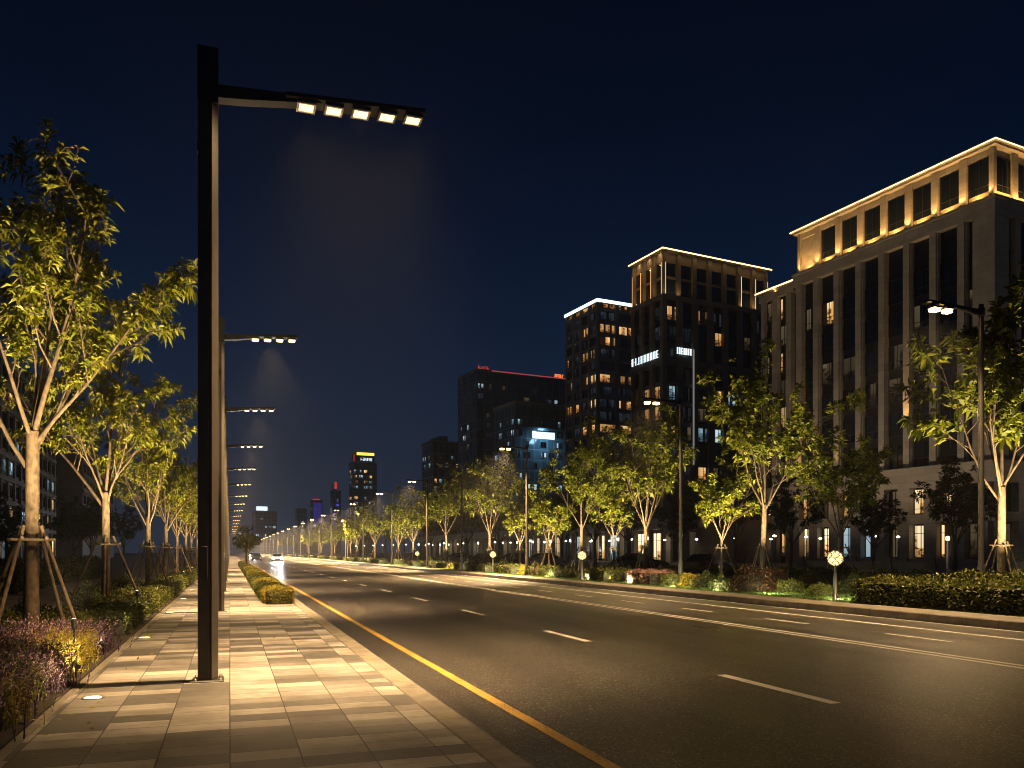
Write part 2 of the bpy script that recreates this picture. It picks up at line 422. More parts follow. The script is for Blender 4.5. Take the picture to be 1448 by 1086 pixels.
# ------------------------------------------------------------------ mesh helpers
class MB:
    """collects boxes, tubes and quads; build() links them as one mesh object"""
    def __init__(s):
        s.v, s.f, s.k, s.sm = [], [], [], []

    def add(s, vs, fs, mi=0, smooth=False):
        b = len(s.v)
        s.v.extend([tuple(p) for p in vs])
        for f in fs:
            s.f.append(tuple(b + i for i in f))
            s.k.append(mi)
            s.sm.append(smooth)

    def box(s, x0, x1, y0, y1, z0, z1, mi=0):
        vs = [(x0, y0, z0), (x1, y0, z0), (x1, y1, z0), (x0, y1, z0), (x0, y0, z1), (x1, y0, z1), (x1, y1, z1), (x0, y1, z1)]
        s.add(vs, [(3, 2, 1, 0), (4, 5, 6, 7), (0, 1, 5, 4), (1, 2, 6, 5), (2, 3, 7, 6), (3, 0, 4, 7)], mi)
        return s

    def bevbox(s, x0, x1, y0, y1, z0, z1, b=0.02, mi=0):
        """box with chamfered vertical and top edges"""
        def ring(i, z):
            return [(x0 + i + b, y0 + i, z), (x1 - i - b, y0 + i, z), (x1 - i, y0 + i + b, z), (x1 - i, y1 - i - b, z),
                    (x1 - i - b, y1 - i, z), (x0 + i + b, y1 - i, z), (x0 + i, y1 - i - b, z), (x0 + i, y0 + i + b, z)]
        rs = [ring(0, z0), ring(0, z1 - b), ring(b, z1)]
        s.loft(rs, mi, True, False)
        return s

    def loft(s, rings, mi=0, cap=True, smooth=True):
        n = len(rings[0])
        vs = [p for r in rings for p in r]
        fs = []
        for a in range(len(rings) - 1):
            for i in range(n):
                j = (i + 1) % n
                fs.append((a * n + i, a * n + j, (a + 1) * n + j, (a + 1) * n + i))
        s.add(vs, fs, mi, smooth)
        if cap:
            s.add(rings[0], [tuple(range(n))[::-1]], mi)
            s.add(rings[-1], [tuple(range(n))], mi)
        return s

    def tube(s, pts, rad, n=8, mi=0, cap=True, smooth=True):
        pts = [Vector(p) for p in pts]
        if not hasattr(rad, '__len__'):
            rad = [rad] * len(pts)
        up = Vector((0, 0, 1))
        rings = []
        t0 = (pts[1] - pts[0]).normalized()
        ax = t0.cross(up if abs(t0.z) < 0.9 else Vector((1, 0, 0))).normalized()
        for i, p in enumerate(pts):
            a, b = pts[max(0, i - 1)], pts[min(len(pts) - 1, i + 1)]
            t = (b - a).normalized()
            ax = (ax - t * ax.dot(t))
            if ax.length < 1e-6:
                ax = t.orthogonal()
            ax.normalize()
            bx = t.cross(ax)
            rings.append([p + (ax * math.cos(2 * math.pi * q / n) + bx * math.sin(2 * math.pi * q / n)) * rad[i] for q in range(n)])
        return s.loft(rings, mi, cap, smooth)

    def lathe(s, prof, n=20, mi=0, cx=0, cy=0, cap=True):
        rings = [[(cx + r * math.cos(2 * math.pi * i / n), cy + r * math.sin(2 * math.pi * i / n), z) for i in range(n)] for r, z in prof]
        return s.loft(rings, mi, cap, True)

    def prism(s, poly, z0, z1, mi=0):
        return s.loft([[(x, y, z0) for x, y in poly], [(x, y, z1) for x, y in poly]], mi, True, False)

    def mesh(s, name, mats):
        me = bpy.data.meshes.new(name)
        me.from_pydata(s.v, [], s.f)
        for m in (mats if isinstance(mats, (list, tuple)) else [mats]):
            me.materials.append(MAT[m] if isinstance(m, str) else m)
        me.polygons.foreach_set('material_index', s.k)
        me.polygons.foreach_set('use_smooth', s.sm)
        me.update()
        return me

    def build(s, name, mats, parent=None, loc=None):
        return link(name, s.mesh(name, mats), parent, loc)


def link(name, data, parent=None, loc=None, rotz=0.0):
    o = bpy.data.objects.new(name, data)
    COL.objects.link(o)
    if parent is not None:
        o.parent = parent
    if loc is not None:
        o.location = loc
    if rotz:
        o.rotation_euler = (0, 0, rotz)
    return o


def tag(o, label=None, cat=None, group=None, kind=None):
    if label:
        o['label'] = label
    if cat:
        o['category'] = cat
    if group:
        o['group'] = group
    if kind:
        o['kind'] = kind
    return o


def thing(name, label, cat, loc=(0, 0, 0), rotz=0.0, group=None):
    return tag(link(name, None, None, loc, rotz), label, cat, group)


def dup(o, parent=None, loc=None, rotz=None, scale=None, label=None, group=None):
    c = o.copy()
    COL.objects.link(c)
    c.parent = parent
    if loc is not None:
        c.location = loc
    if rotz is not None:
        c.rotation_euler = (0, 0, rotz)
    if scale is not None:
        c.scale = scale if hasattr(scale, '__len__') else (scale,) * 3
    if label:
        c['label'] = label
    if group:
        c['group'] = group
    for ch in list(o.children):
        dup(ch, c)
    return c


def quads_mesh(name, V, mats):
    """V: (n, 4, 3) array of separate quads"""
    n = len(V)
    me = bpy.data.meshes.new(name)
    me.vertices.add(n * 4)
    me.vertices.foreach_set('co', V.reshape(-1).astype(np.float32))
    me.loops.add(n * 4)
    me.loops.foreach_set('vertex_index', np.arange(n * 4, dtype=np.int32))
    me.polygons.add(n)
    me.polygons.foreach_set('loop_start', np.arange(0, n * 4, 4, dtype=np.int32))
    me.materials.append(MAT[mats])
    me.update()
    me.validate()
    return me


def leaves(P, D, L, Wd, rng, droop=0.25):
    """diamond leaves at points P along directions D"""
    n = len(P)
    D = D / np.maximum(np.linalg.norm(D, axis=1, keepdims=True), 1e-6)
    S = np.cross(D, rng.normal(size=(n, 3)) * 0.5 + np.array([0, 0, 1.0]))
    S /= np.maximum(np.linalg.norm(S, axis=1, keepdims=True), 1e-6)
    L = L[:, None]
    mid = P + D * L * 0.45
    tip = P + D * L
    tip[:, 2] -= droop * L[:, 0]
    Wd = Wd[:, None] * 0.5
    return np.stack([P, mid + S * Wd, tip, mid - S * Wd], axis=1)


ORD = ['nearest', 'second', 'third', 'fourth', 'fifth', 'sixth', 'seventh', 'eighth', 'ninth', 'tenth', 'eleventh', 'twelfth',
       'thirteenth', 'fourteenth', 'fifteenth', 'sixteenth', 'seventeenth', 'eighteenth']


def struct(name, mb, mats):
    return tag(mb.build(name, mats), kind='structure')


# ------------------------------------------------------------------ ground, pavement, road
Y0, Y1 = -30.0, 1250.0
g = MB()
g.add([(-380, -40, -0.3), (660, -40, -0.3), (660, 1270, -0.3), (-380, 1270, -0.3)], [(0, 1, 2, 3)])
struct('ground', g, 'ground')
struct('pavement', MB().box(-1.75, 1.97, Y0, 420, -0.28, 0.0), 'paving')
struct('kerb', MB().bevbox(1.972, 2.28, Y0, 420, -0.27, 0.004, 0.02), 'kerb')
struct('pavement_edging', MB().bevbox(-1.85, -1.752, Y0, 420, -0.27, 0.012, 0.01), 'kerb')
struct('road', MB().box(2.281, 16.7, Y0, Y1, -0.29, ROAD_Z), 'asphalt')
struct('opposite_kerb', MB().bevbox(16.701, 18.0, Y0, 600, -0.26, VERGE_Z + 0.01, 0.025), 'kerb')
struct('lawn_verge', MB().box(18.001, 30.0, Y0, 600, -0.25, VERGE_Z), 'lawn')
struct('plaza', MB().box(30.001, 130.0, Y0, 600, -0.24, VERGE_Z - 0.01), 'plaza')
struct('planting_bed', MB().box(-4.4, -1.851, Y0, 420, -0.26, 0.03), 'soil')
struct('side_yard', MB().box(-60.0, -4.401, Y0, 420, -0.26, 0.0), 'plaza')

lz = ROAD_Z + 0.004


def strip(mb, x0, x1, ya, yb, seg=12.0):
    y = ya
    while y < yb - 1e-6:
        e = min(yb, y + seg)
        mb.add([(x0, y, lz), (x1, y, lz), (x1, e, lz), (x0, e, lz)], [(0, 1, 2, 3)])
        y = e


yl = MB()
strip(yl, 2.91, 3.045, Y0, 500)
struct('yellow_edge_line', yl, 'yellow_paint')
wl = MB()
strip(wl, 11.36, 11.48, Y0, 500)
strip(wl, 11.62, 11.74, Y0, 500)
strip(wl, 15.0, 15.14, Y0, 500)
strip(wl, 16.5, 16.6, Y0, 500)
for k in range(-2, 60):
    y = 7.75 + 6.95 * k
    strip(wl, 6.62, 6.78, y, y + 2.35)
    y = 12.3 + 4.2 * k
    strip(wl, 13.38, 13.5, y, y + 1.7)
struct('white_road_markings', wl, 'white_paint')


# ------------------------------------------------------------------ street lamps
def spot(name, parent, loc, target, energy, angle=70, blend=0.6, col=(1.0, 0.70, 0.34), radius=0.06):
    l = bpy.data.lights.new(name, 'SPOT')
    l.energy = energy
    l.color = col
    l.spot_size = R(angle)
    l.spot_blend = blend
    l.shadow_soft_size = radius
    o = link(name, l, parent, loc)
    d = Vector(target) - Vector(loc)
    o.rotation_euler = d.to_track_quat('-Z', 'Y').to_euler()
    return o


def led_panel(parent, x0, x1, z, led='led', dz=0.0):
    """one downward LED module: tilted frame, reflector rim and glowing plate"""
    p = MB()
    p.box(x0 - 0.03, x1 + 0.03, -0.13, 0.13, z + 0.012, z + 0.05)
    o = p.build('led_module', 'grey_metal', parent)
    e = MB()
    e.box(x0, x1, -0.095, 0.095, z - dz, z + 0.008)
    e.build('led_plate', led, o)
    r = MB()
    for a, b, c, d in ((x0 - 0.03, x0 - 0.001, -0.13, 0.13), (x1 + 0.001, x1 + 0.03, -0.13, 0.13), (x0, x1, -0.13, -0.098), (x0, x1, 0.098, 0.13)):
        r.box(a, b, c, d, z - 0.008, z + 0.011)
    r.build('led_rim', 'reflector', o)


def make_tall_lamp(nmod, length, H, root):
    w = 0.125
    prof = [(-w, -w), (0.012, -w), (0.016, -w + 0.02), (0.03, -w + 0.02), (0.034, -w + 0.004), (0.05, -w + 0.006), (w - 0.004, -w + 0.13), (w, -w + 0.15), (w, w), (-w, w)]
    pole = MB().prism(prof, 0.02, H - 0.72)
    po = pole.build('pole', 'bronze', root)
    MB().prism([(-w - .004, -w - .004), (w + .004, -w - .004), (w + .004, w + .004), (-w - .004, w + .004)], H - 0.716, H).build('pole_top', 'black_metal', root)
    for z in (1.35,):
        MB().bevbox(-0.075, -0.005, -w - 0.006, -w + 0.004, z, z + 0.42, 0.004).build('access_door', 'bronze', root)
    bp = MB().bevbox(-0.2, 0.2, -0.2, 0.2, 0.001, 0.021, 0.01)
    bo = bp.build('base_plate', 'black_metal', root)
    for sx in (-0.155, 0.155):
        for sy in (-0.155, 0.155):
            MB().lathe([(0.022, 0.022), (0.022, 0.04), (0.012, 0.041), (0.012, 0.06)], 6, 0, sx, sy).build('bolt', 'steel', bo)
    za, rise = H - 0.55, 0.055 * length
    # arm: a flat tapering blade rising gently, deeper at the pole
    a = MB()
    secs = []
    xs = [w + 0.004, w + 0.3, length * 0.36, length * 0.5]
    hs = [0.17, 0.16, 0.115, 0.085]
    for x, h in zip(xs, hs):
        zt = za + 0.09 + rise * x / length
        secs.append([(x, -0.09, zt - h), (x, 0.09, zt - h), (x, 0.09, zt), (x, -0.09, zt)])
    a.loft(secs, 0, True, False)
    a.build('arm', 'black_metal', root)
    hd = MB()
    x0 = length * 0.34
    secs = []
    for x in (x0, length):
        zt = za + 0.10 + rise * x / length
        secs.append([(x, -0.15, zt - 0.075), (x, 0.15, zt - 0.075), (x, 0.15, zt - 0.02), (x, 0.11, zt), (x, -0.11, zt), (x, -0.15, zt - 0.02)])
    hd.loft(secs, 0, True, False)
    ho = hd.build('lamp_head', 'black_metal', root)
    pitch = (length - x0 - 0.06) / nmod
    for k in range(nmod):
        xa = x0 + 0.06 + pitch * (k + 0.32)
        xb = xa + (0.19 if nmod == 5 else 0.15)
        z = za + 0.10 + rise * xa / length - 0.13
        led_panel(root, xa, xb, z, 'led_near' if nmod == 5 else 'led', 0.0 if nmod == 5 else 0.03)
    xm = (x0 + length) / 2
    nb_ = 5 if nmod == 5 else 1
    for k in range(nb_):
        xc = x0 + 0.06 + pitch * (k + 0.32) + 0.09 if nb_ == 5 else xm
        zc = za + 0.10 + rise * xc / length - 0.145 - (0.0 if nb_ == 5 else 0.035)
        spot('lamp_beam', root, (xc, 0, zc), (xc + 0.1, 0, 0), LAMP_P * (0.3 if nb_ == 5 else 0.2) / nb_, 170, 1.0, LAMP_W, 0.07)
        spot('lamp_beam', root, (xc, 0, zc), (xm + 0.2 if nb_ == 1 else xc * .6 + xm * .4 + .2, 1.9, 0), LAMP_P * 3.4 / nb_, 88, 1.0, LAMP_W, 0.07)
    MB().bevbox(-w - 0.012, -w + 0.002, -0.05, 0.05, H - 1.35, H - 1.2, 0.004).build('sensor_box', 'black_metal', root)


X_L = -0.27
ys = [11.46, 24.4, 36.8, 49.6, 63.4, 78, 94, 110, 128, 147, 167, 188, 210, 235, 262, 292]
big = thing('street_lamp', 'tall black street lamp standing nearest on the pavement, five lit LED panels on its arm', 'street lamp', (X_L, ys[0], 0),
            0, 'street lamps along the pavement')
make_tall_lamp(5, 2.9, 8.3, big)
lamp4 = thing('street_lamp', 'second nearest black street lamp on the pavement, four lit LED panels on its arm', 'street lamp', (X_L, ys[1], 0), 0,
              'street lamps along the pavement')
make_tall_lamp(4, 2.12, 8.3, lamp4)
for i, y in enumerate(ys[2:], 2):
    dup(lamp4, None, (X_L, y, 0), label=('%s nearest black street lamp in the row on the pavement' % ORD[i]) if i < 8 else
        'tiny far street lamp at the end of the row on the pavement')


def make_verge_lamp(root, lit=True):
    H = 8.75
    MB().lathe([(0.11, 0.02), (0.11, 1.1), (0.085, 1.16), (0.07, H - 0.25), (0.07, H)], 14).build('pole', 'grey_metal', root)
    MB().lathe([(0.2, 0.001), (0.2, 0.03), (0.13, 0.05), (0.13, 0.16)], 14).build('base_plate', 'black_metal', root)
    MB().lathe([(0.095, H - 0.34), (0.105, H - 0.33), (0.105, H - 0.12), (0.095, H - 0.11)], 14).build('collar', 'black_metal', root)
    a = MB()
    secs = []
    for x, h, hw in ((-0.1, 0.15, 0.06), (-0.5, 0.10, 0.06), (-1.0, 0.08, 0.08), (-1.95, 0.07, 0.15), (-2.1, 0.05, 0.13)):
        z = H - 0.16 + 0.05 * x * -1 * 0.6
        secs.append([(x, -hw, z - h), (x, hw, z - h), (x, hw, z), (x, -hw, z)])
    a.loft(secs, 0, True, False)
    a.build('arm', 'black_metal', root)
    for xa in (-1.86, -1.4):
        led_panel(root, xa, xa + 0.22, H - 0.28, 'led_far' if lit else 'reflector', 0.09)
    if lit:
        spot('lamp_beam', root, (-1.5, 0, H - 0.36), (-3.6, 0.6, 0), LAMP_P * 1.8, 120, 1.0, LAMP_W, 0.12)


VLAMP = [(20.6, 23.6), (19.9, 38.0), (18.9, 54.8), (18.4, 80.3), (18.3, 97.0), (18.3, 118.0)]
# (world X, depth along the view) -> world Y
vl = [(X, (d - X * SN) / CS) for X, d in VLAMP]
y = vl[-1][1]
for k in range(14):
    y += 19 + k * 1.5
    vl.append((18.3, y))
vroot = thing('street_lamp', 'nearest street lamp on the lawn verge across the road, beside the staked tree', 'street lamp', (*vl[0], VERGE_Z), 0,
              'street lamps on the verge across the road')
make_verge_lamp(vroot)
for i, (X, y) in enumerate(vl[1:], 1):
    dup(vroot, None, (X, y, VERGE_Z), label=('%s nearest lit street lamp on the verge across the road' % ORD[i]) if i < 8 else
        'tiny far street lamp on the verge across the road')
side_lamp = dup(vroot, None, (20.4, 3.0, VERGE_Z), label='street lamp on the verge across the road beyond the right edge of the picture')
for ch in side_lamp.children:
    if ch.type == 'LIGHT':
        ch.data = ch.data.copy()
        ch.data.energy *= 0.12
far_beam = mid_beam = None
for o_ in [q for q in COL.objects if q.name.startswith('street_lamp') and 40 < q.location.y <= 120]:
    for ch in o_.children:
        if ch.type == 'LIGHT' and o_.location.x > 10:
            if mid_beam is None:
                mid_beam = ch.data.copy()
                mid_beam.energy *= 6.0
            ch.data = mid_beam
for o_ in [q for q in COL.objects if q.name.startswith('street_lamp') and q.location.x > 10 and q.location.y > 120]:
    for ch in o_.children:
        if ch.type == 'LIGHT':
            if far_beam is None:
                far_beam = ch.data.copy()
                far_beam.energy *= 13.0
            ch.data = far_beam
x_, y_ = PD(653, 66)
unlit = thing('street_lamp', 'unlit dark street lamp between two lit ones on the verge across the road', 'street lamp', (x_, y_, VERGE_Z), 0,
              'street lamps on the verge across the road')
make_verge_lamp(unlit, False)


# ------------------------------------------------------------------ trees
def gen_tree(seed, H, fork, leaders, lead_len, leaf_len, whorl=7, r0=0.14, sub=(5, 4), density=1.0, droop=0.3, spread=1.0, reach=0.42, lw=0.28):
    """returns a wood MB and an (n,4,3) leaf array; leaders: list of direction vectors"""
    rng = np.random.default_rng(seed)
    wood = MB()
    tips = []
    kx, ky = rng.normal(0, 0.05, 2)
    top_pts = [(0, 0, -0.15), (kx * 0.3, ky * 0.3, fork * 0.33), (kx, ky, fork * 0.68), (kx * 1.4, ky * 1.4, fork)]
    wood.tube(top_pts, [r0 * 1.25, r0, r0 * 0.92, r0 * 0.88], 12)
    # root flare
    wood.tube([(0, 0, -0.1), (0, 0, 0.12)], [r0 * 1.7, r0 * 1.05], 12, 0, False)

    def limb(p, d, length, r, level, n):
        pts, rad = [p], [r]
        seg = max(3, int(5 - level))
        q, dd = p.copy(), d / np.linalg.norm(d)
        for k in range(seg):
            dd = dd + rng.normal(0, 0.10 + 0.05 * level, 3) + np.array([0, 0, 0.09 if level < 2 else 0.02])
            dd /= np.linalg.norm(dd)
            q = q + dd * length / seg
            pts.append(q.copy())
            rad.append(r * (1 - 0.78 * (k + 1) / seg))
        wood.tube(pts, np.maximum(rad, 0.004), 7 if level == 0 else (5 if level == 1 else 4), 0, False)
        if level == 2:
            for t in (0.45, 0.72, 1.0):
                if rng.random() < density * (0.55 + 0.5 * t):
                    i = t * seg
                    a = int(min(seg - 1, i))
                    tips.append((pts[a] + (pts[a + 1] - pts[a]) * (i - a), pts[a + 1] - pts[a]))
            return
        m = sub[level]
        for k in range(m):
            t = 0.28 + 0.72 * (k + rng.random() * 0.8) / m
            i = min(seg - 1e-3, t * seg)
            a = int(i)
            pos = pts[a] + (pts[a + 1] - pts[a]) * (i - a)
            ax = pts[a + 1] - pts[a]
            ax /= np.linalg.norm(ax)
            side = rng.normal(size=3)
            side -= ax * side.dot(ax)
            side /= np.linalg.norm(side)
            ang = rng.uniform(0.5, 1.0) * spread
            nd = ax * math.cos(ang) + side * math.sin(ang)
            nd[2] = nd[2] * 0.8 + 0.12
            limb(pos, nd, length * reach * rng.uniform(0.7, 1.2) * (1.15 - 0.45 * t), max(r * 0.5 * (1 - 0.6 * t), 0.006), level + 1, m)
        tips.append((pts[-1], pts[-1] - pts[-2]))

    for i, (dx, dy, dz, hfrac, ll) in enumerate(leaders):
        s = np.array([kx * 1.4 * hfrac, ky * 1.4 * hfrac, fork * hfrac])
        limb(s, np.array([dx, dy, dz], float), lead_len * ll, r0 * (0.43 if ll > 0.9 else 0.33), 0, sub[0])
    P, D, L = [], [], []
    for p, d in tips:
        n = whorl + rng.integers(-1, 3)
        d = d / max(np.linalg.norm(d), 1e-6)
        for k in range(n):
            v = rng.normal(size=3)
            v -= d * v.dot(d)
            v /= max(np.linalg.norm(v), 1e-6)
            D.append(d * rng.uniform(0.1, 0.75) + v * 0.85 + np.array([0, 0, 0.12]))
            P.append(np.asarray(p) + v * 0.01 - d * rng.uniform(0, 0.5) * leaf_len)
            L.append(leaf_len * rng.uniform(0.65, 1.2))
    P, D, L = np.array(P), np.array(D), np.array(L)
    V = leaves(P, D, L, L * lw, rng, droop)
    return wood, V


def rand_leaders(seed, n, tilt=(0.35, 0.75), centre=True):
    rng = random.Random(seed)
    out = []
    a0 = rng.random() * 6.28
    for k in range(n):
        a = a0 + 6.283 * k / n + rng.uniform(-0.4, 0.4)
        t = rng.uniform(*tilt)
        out.append((math.cos(a) * t, math.sin(a) * t, 1.0, rng.uniform(0.82, 1.0), rng.uniform(0.75, 1.0)))
    if centre:
        out.append((0.05, 0.03, 1.0, 1.0, 1.1))
    return out


def tree_meshes(name, bark, leaf, *a, **k):
    w, V = gen_tree(*a, **k)
    return w.mesh(name + '_trunk', bark), quads_mesh(name + '_crown', V, leaf)


# directions as seen from the camera: right = (CS, -SN), away = (SN, CS)
def cv(r, a, z, h, l):
    return (r * CS + a * SN, -r * SN + a * CS, z, h, l)


T = {}
T['near'] = tree_meshes('near', 'bark', 'leaf', 11, 8.6, 3.6,
                        [cv(0.02, 0.1, 1, 1.0, 1.0), cv(0.42, -0.1, 1, 0.97, 1.0), cv(0.72, 0.15, 0.9, 0.93, 0.82), cv(-0.55, 0.0, 1, 0.8, 0.8),
                         cv(-0.15, -0.5, 1, 0.95, 0.75), cv(0.15, 0.65, 1, 0.9, 0.75), cv(-0.25, 0.2, 1, 1.0, 0.8)],
                        3.85, 0.165, 10, 0.112, (10, 6), 1.0, 0.4, lw=0.28)
T['bed'] = tree_meshes('bed', 'bark', 'leaf', 5, 8.0, 3.2, rand_leaders(8, 6), 3.9, 0.18, 10, 0.105, (8, 5), 1.0, 0.4)
T['bed_b'] = tree_meshes('bed_b', 'bark', 'leaf', 29, 8.0, 3.0, rand_leaders(4, 6, (0.4, 0.85)), 3.9, 0.19, 10, 0.10, (8, 5), 1.0, 0.4)
T['tall'] = tree_meshes('tall', 'bark_dark', 'leaf_far', 41, 10, 3.4, rand_leaders(21, 5, (0.3, 0.6)), 5.6, 0.29, 8, 0.115, (8, 5), 0.85, 0.3, lw=0.4)
T['tall_b'] = tree_meshes('tall_b', 'bark_dark', 'leaf_far', 43, 10, 3.0, rand_leaders(22, 6, (0.3, 0.7)), 5.4, 0.31, 8, 0.115, (8, 5), 0.85, 0.3, lw=0.4)
T['small'] = tree_meshes('small', 'bark', 'leaf_far', 51, 6.4, 2.1, rand_leaders(31, 6, (0.35, 0.8)), 3.4, 0.22, 8, 0.075, (7, 4), 0.95, 0.3, lw=0.36)
T['small_b'] = tree_meshes('small_b', 'bark', 'leaf_far', 57, 6.4, 2.3, rand_leaders(36, 5, (0.3, 0.8)), 3.5, 0.23, 8, 0.075, (7, 4), 0.9, 0.3, lw=0.36)
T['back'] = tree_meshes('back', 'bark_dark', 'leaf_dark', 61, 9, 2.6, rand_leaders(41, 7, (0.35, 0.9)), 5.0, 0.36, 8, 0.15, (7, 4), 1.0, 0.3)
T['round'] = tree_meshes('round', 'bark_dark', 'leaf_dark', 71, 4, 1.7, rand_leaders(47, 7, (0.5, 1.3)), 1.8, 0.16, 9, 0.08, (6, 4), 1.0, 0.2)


def tree(key, loc, rot, s, label, group):
    t = thing('tree', label, 'tree', loc, rot, group)
    t.scale = (s, s, s)
    link('trunk', T[key][0], t)
    link('crown', T[key][1], t)
    return t


# timber props round a young tree: four poles and a square collar
def make_stakes():
    r = thing('tree_stakes', 'four timber stakes propping the nearest tree beside the pavement', 'tree stakes', (0, 0, 0), 0, 'timber props round trees')
    for k in range(4):
        a = R(45 + 90 * k)
        c, s_ = math.cos(a), math.sin(a)
        MB().tube([(1.0 * c, 1.0 * s_, -0.1), (0.17 * c, 0.17 * s_, 2.08)], [0.036, 0.028], 7).build('stake', 'wood', r)
    cb = MB()
    for k in range(4):
        a, b = R(45 + 90 * k), R(135 + 90 * k)
        q = 0.27
        cb.tube([(q * math.cos(a) * 1.25 - 0.1 * math.cos(b), q * math.sin(a) * 1.25 - 0.1 * math.sin(b), 1.86 + 0.025 * (k % 2)),
                 (q * math.cos(b) * 1.25 - 0.1 * math.cos(a), q * math.sin(b) * 1.25 - 0.1 * math.sin(a), 1.86 + 0.025 * (k % 2))], 0.028, 6)
    cb.build('collar', 'wood', r)
    return r


stakes0 = make_stakes()
n_st = [0]


def stakes(loc, rot, label, s=1.0):
    if n_st[0] == 0:
        o = stakes0
        o.location, o.rotation_euler, o['label'] = loc, (0, 0, rot), label
        o.scale = (s, s, s)
    else:
        o = dup(stakes0, None, loc, rot, s, label)
    n_st[0] += 1
    return o


# small garden spotlight on a spike
def make_spotlight(loc, target, energy, label, angle=75, col=(1.0, 0.72, 0.34), group='garden spotlights under the trees', z=0.16):
    r = thing('spotlight', label, 'spotlight', loc, 0, group)
    d = (Vector(target) - Vector(loc) - Vector((0, 0, z))).normalized()
    c = Vector((0, 0, z))
    MB().tube([(0, 0, -0.05), (0, 0, z)], 0.012, 6).build('spike', 'black_metal', r)
    MB().tube([c - d * 0.07, c + d * 0.07], 0.036, 10).build('housing', 'black_metal', r)
    MB().tube([c + d * 0.071, c + d * 0.074], 0.03, 10).build('lens', 'lens', r)
    spot('beam', r, c + d * 0.09, c + d * 2, energy * UPL, angle, 1.0, col, 0.04)
    return r


# --- the planted row on the left
bed = [(-3.0, 14.8, 'near', 1.0, 0.0), (-3.05, 23.5, 'bed', 1.0, 0.6), (-3.0, 34.5, 'bed_b', 1.0, 2.2), (-3.0, 43.5, 'bed', .95, 3.4), (-3.0, 52.5, 'bed_b', .95, 4.0),
       (-3.0, 62, 'bed', .95, 1.4), (-3.0, 72, 'bed_b', .95, 5.0), (-3.0, 83, 'bed', .95, 2.6), (-3.0, 95, 'bed_b', .95, 0.2), (-3.0, 108, 'bed', .95, 5.2),
       (-3.0, 123, 'bed_b', .95, 1.0), (-3.0, 140, 'bed', .95, 3.0)]
for i, (x, y, k, s, rz) in enumerate(bed):
    far = i >= 6
    tree(k, (x, y, 0.03), rz, s, 'far tree at the end of the uplit row left of the pavement' if far else
         '%s uplit tree in the planting bed left of the pavement' % ORD[i], 'uplit trees left of the pavement')
    stakes((x, y, 0.03), 0.35 + 0.5 * i, 'timber stakes under a far tree left of the pavement' if far else
           'four timber stakes propping the %s tree left of the pavement' % ORD[i])
    if i < 10:
        e = [1350, 1250, 1000, 800, 800, 800, 800, 700, 700, 600][i]
        make_spotlight((x + 0.95, y - 2.1, 0.03), (x + 0.25, y + 0.1, 7.0), e, 'small spotlight at the foot of a far tree left of the pavement' if far else
                       'small black spotlight at the foot of the %s tree left of the pavement' % ORD[i], 92, z=0.66)
# dark unlit trees behind
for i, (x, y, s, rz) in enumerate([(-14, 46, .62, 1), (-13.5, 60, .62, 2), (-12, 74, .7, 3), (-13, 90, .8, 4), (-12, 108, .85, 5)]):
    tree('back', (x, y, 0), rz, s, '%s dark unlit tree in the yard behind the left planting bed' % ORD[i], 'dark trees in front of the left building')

# --- the verge across the road: (column in the photograph, depth, kind, scale, lit)
verge = [(1416, 26.5, 'small', 1.75, 1), (1190, 41, 'tall_b', .82, 0), (1078, 40, 'tall', 1.14, 2), (1020, 43, 'small_b', 1.0, 1), (912, 49, 'tall_b', 1.05, 2),
         (868, 58, 'small_b', 1.08, 1), (822, 56, 'tall', 1.02, 2), (776, 60, 'small', 1.02, 1), (735, 66, 'small_b', 1.0, 1), (692, 70, 'tall_b', 1.06, 1),
         (632, 89, 'tall', 1.06, 1), (585, 95, 'tall_b', .95, 1), (563, 104, 'small', 1.2, 1), (530, 120, 'tall', .85, 1), (505, 136, 'tall_b', .85, 1)]
for i, (u, d, k, s, lit) in enumerate(verge):
    x, y = PD(u, d)
    word = 'tall loose tree' if k.startswith('tall') else 'small leafy tree'
    how = 'unlit' if not lit else 'uplit'
    tree(k, (x, y, VERGE_Z), i * 1.3, s, '%s %s, %s from the camera on the verge across the road' % (how, word, ORD[i]), 'trees on the verge across the road')
    stakes((x, y, VERGE_Z), 0.4 + i, 'timber stakes round the %s tree from the camera on the verge across the road' % ORD[i], 0.95)
    if lit:
        e = {1: 1600, 2: 1500}[lit] * (1.0 if i else 1.1)
        tz = {1: 3.6, 2: 4.2}[lit]
        make_spotlight((x - 1.25, y - 1.7, VERGE_Z), (x + 0.1, y + 0.1, tz + 2.2), e,
                       'small spotlight at the foot of the %s tree on the verge across the road' % ORD[i], 92 if lit == 1 else 84,
                       (1.0, 0.74, 0.36), z=.72)
y = 148.0
for i in range(13):
    tree(('tall_b', 'small', 'tall')[i % 3], (20.5 + (i % 2), y, VERGE_Z), i * 2.1, (.85, 1.2, .8)[i % 3], 'far tree in the uplit row at the end of the verge',
         'trees on the verge across the road')
    if i < 8:
        make_spotlight((19.6, y - 1.5, VERGE_Z), (20.8, y, 4.0), 900, 'tiny far spotlight on the verge across the road', 100, z=.72)
    y += 11 + i
# second, dark row
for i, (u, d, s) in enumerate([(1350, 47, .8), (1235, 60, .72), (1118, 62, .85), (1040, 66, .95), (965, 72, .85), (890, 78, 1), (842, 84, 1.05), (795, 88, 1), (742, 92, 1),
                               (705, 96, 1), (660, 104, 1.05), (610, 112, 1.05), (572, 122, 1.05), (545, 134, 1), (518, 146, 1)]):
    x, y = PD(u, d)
    tree('back', (x, y, VERGE_Z), i * 0.9, s, '%s dark unlit tree in the rear row behind the verge across the road' % ORD[i], 'dark trees behind the verge')
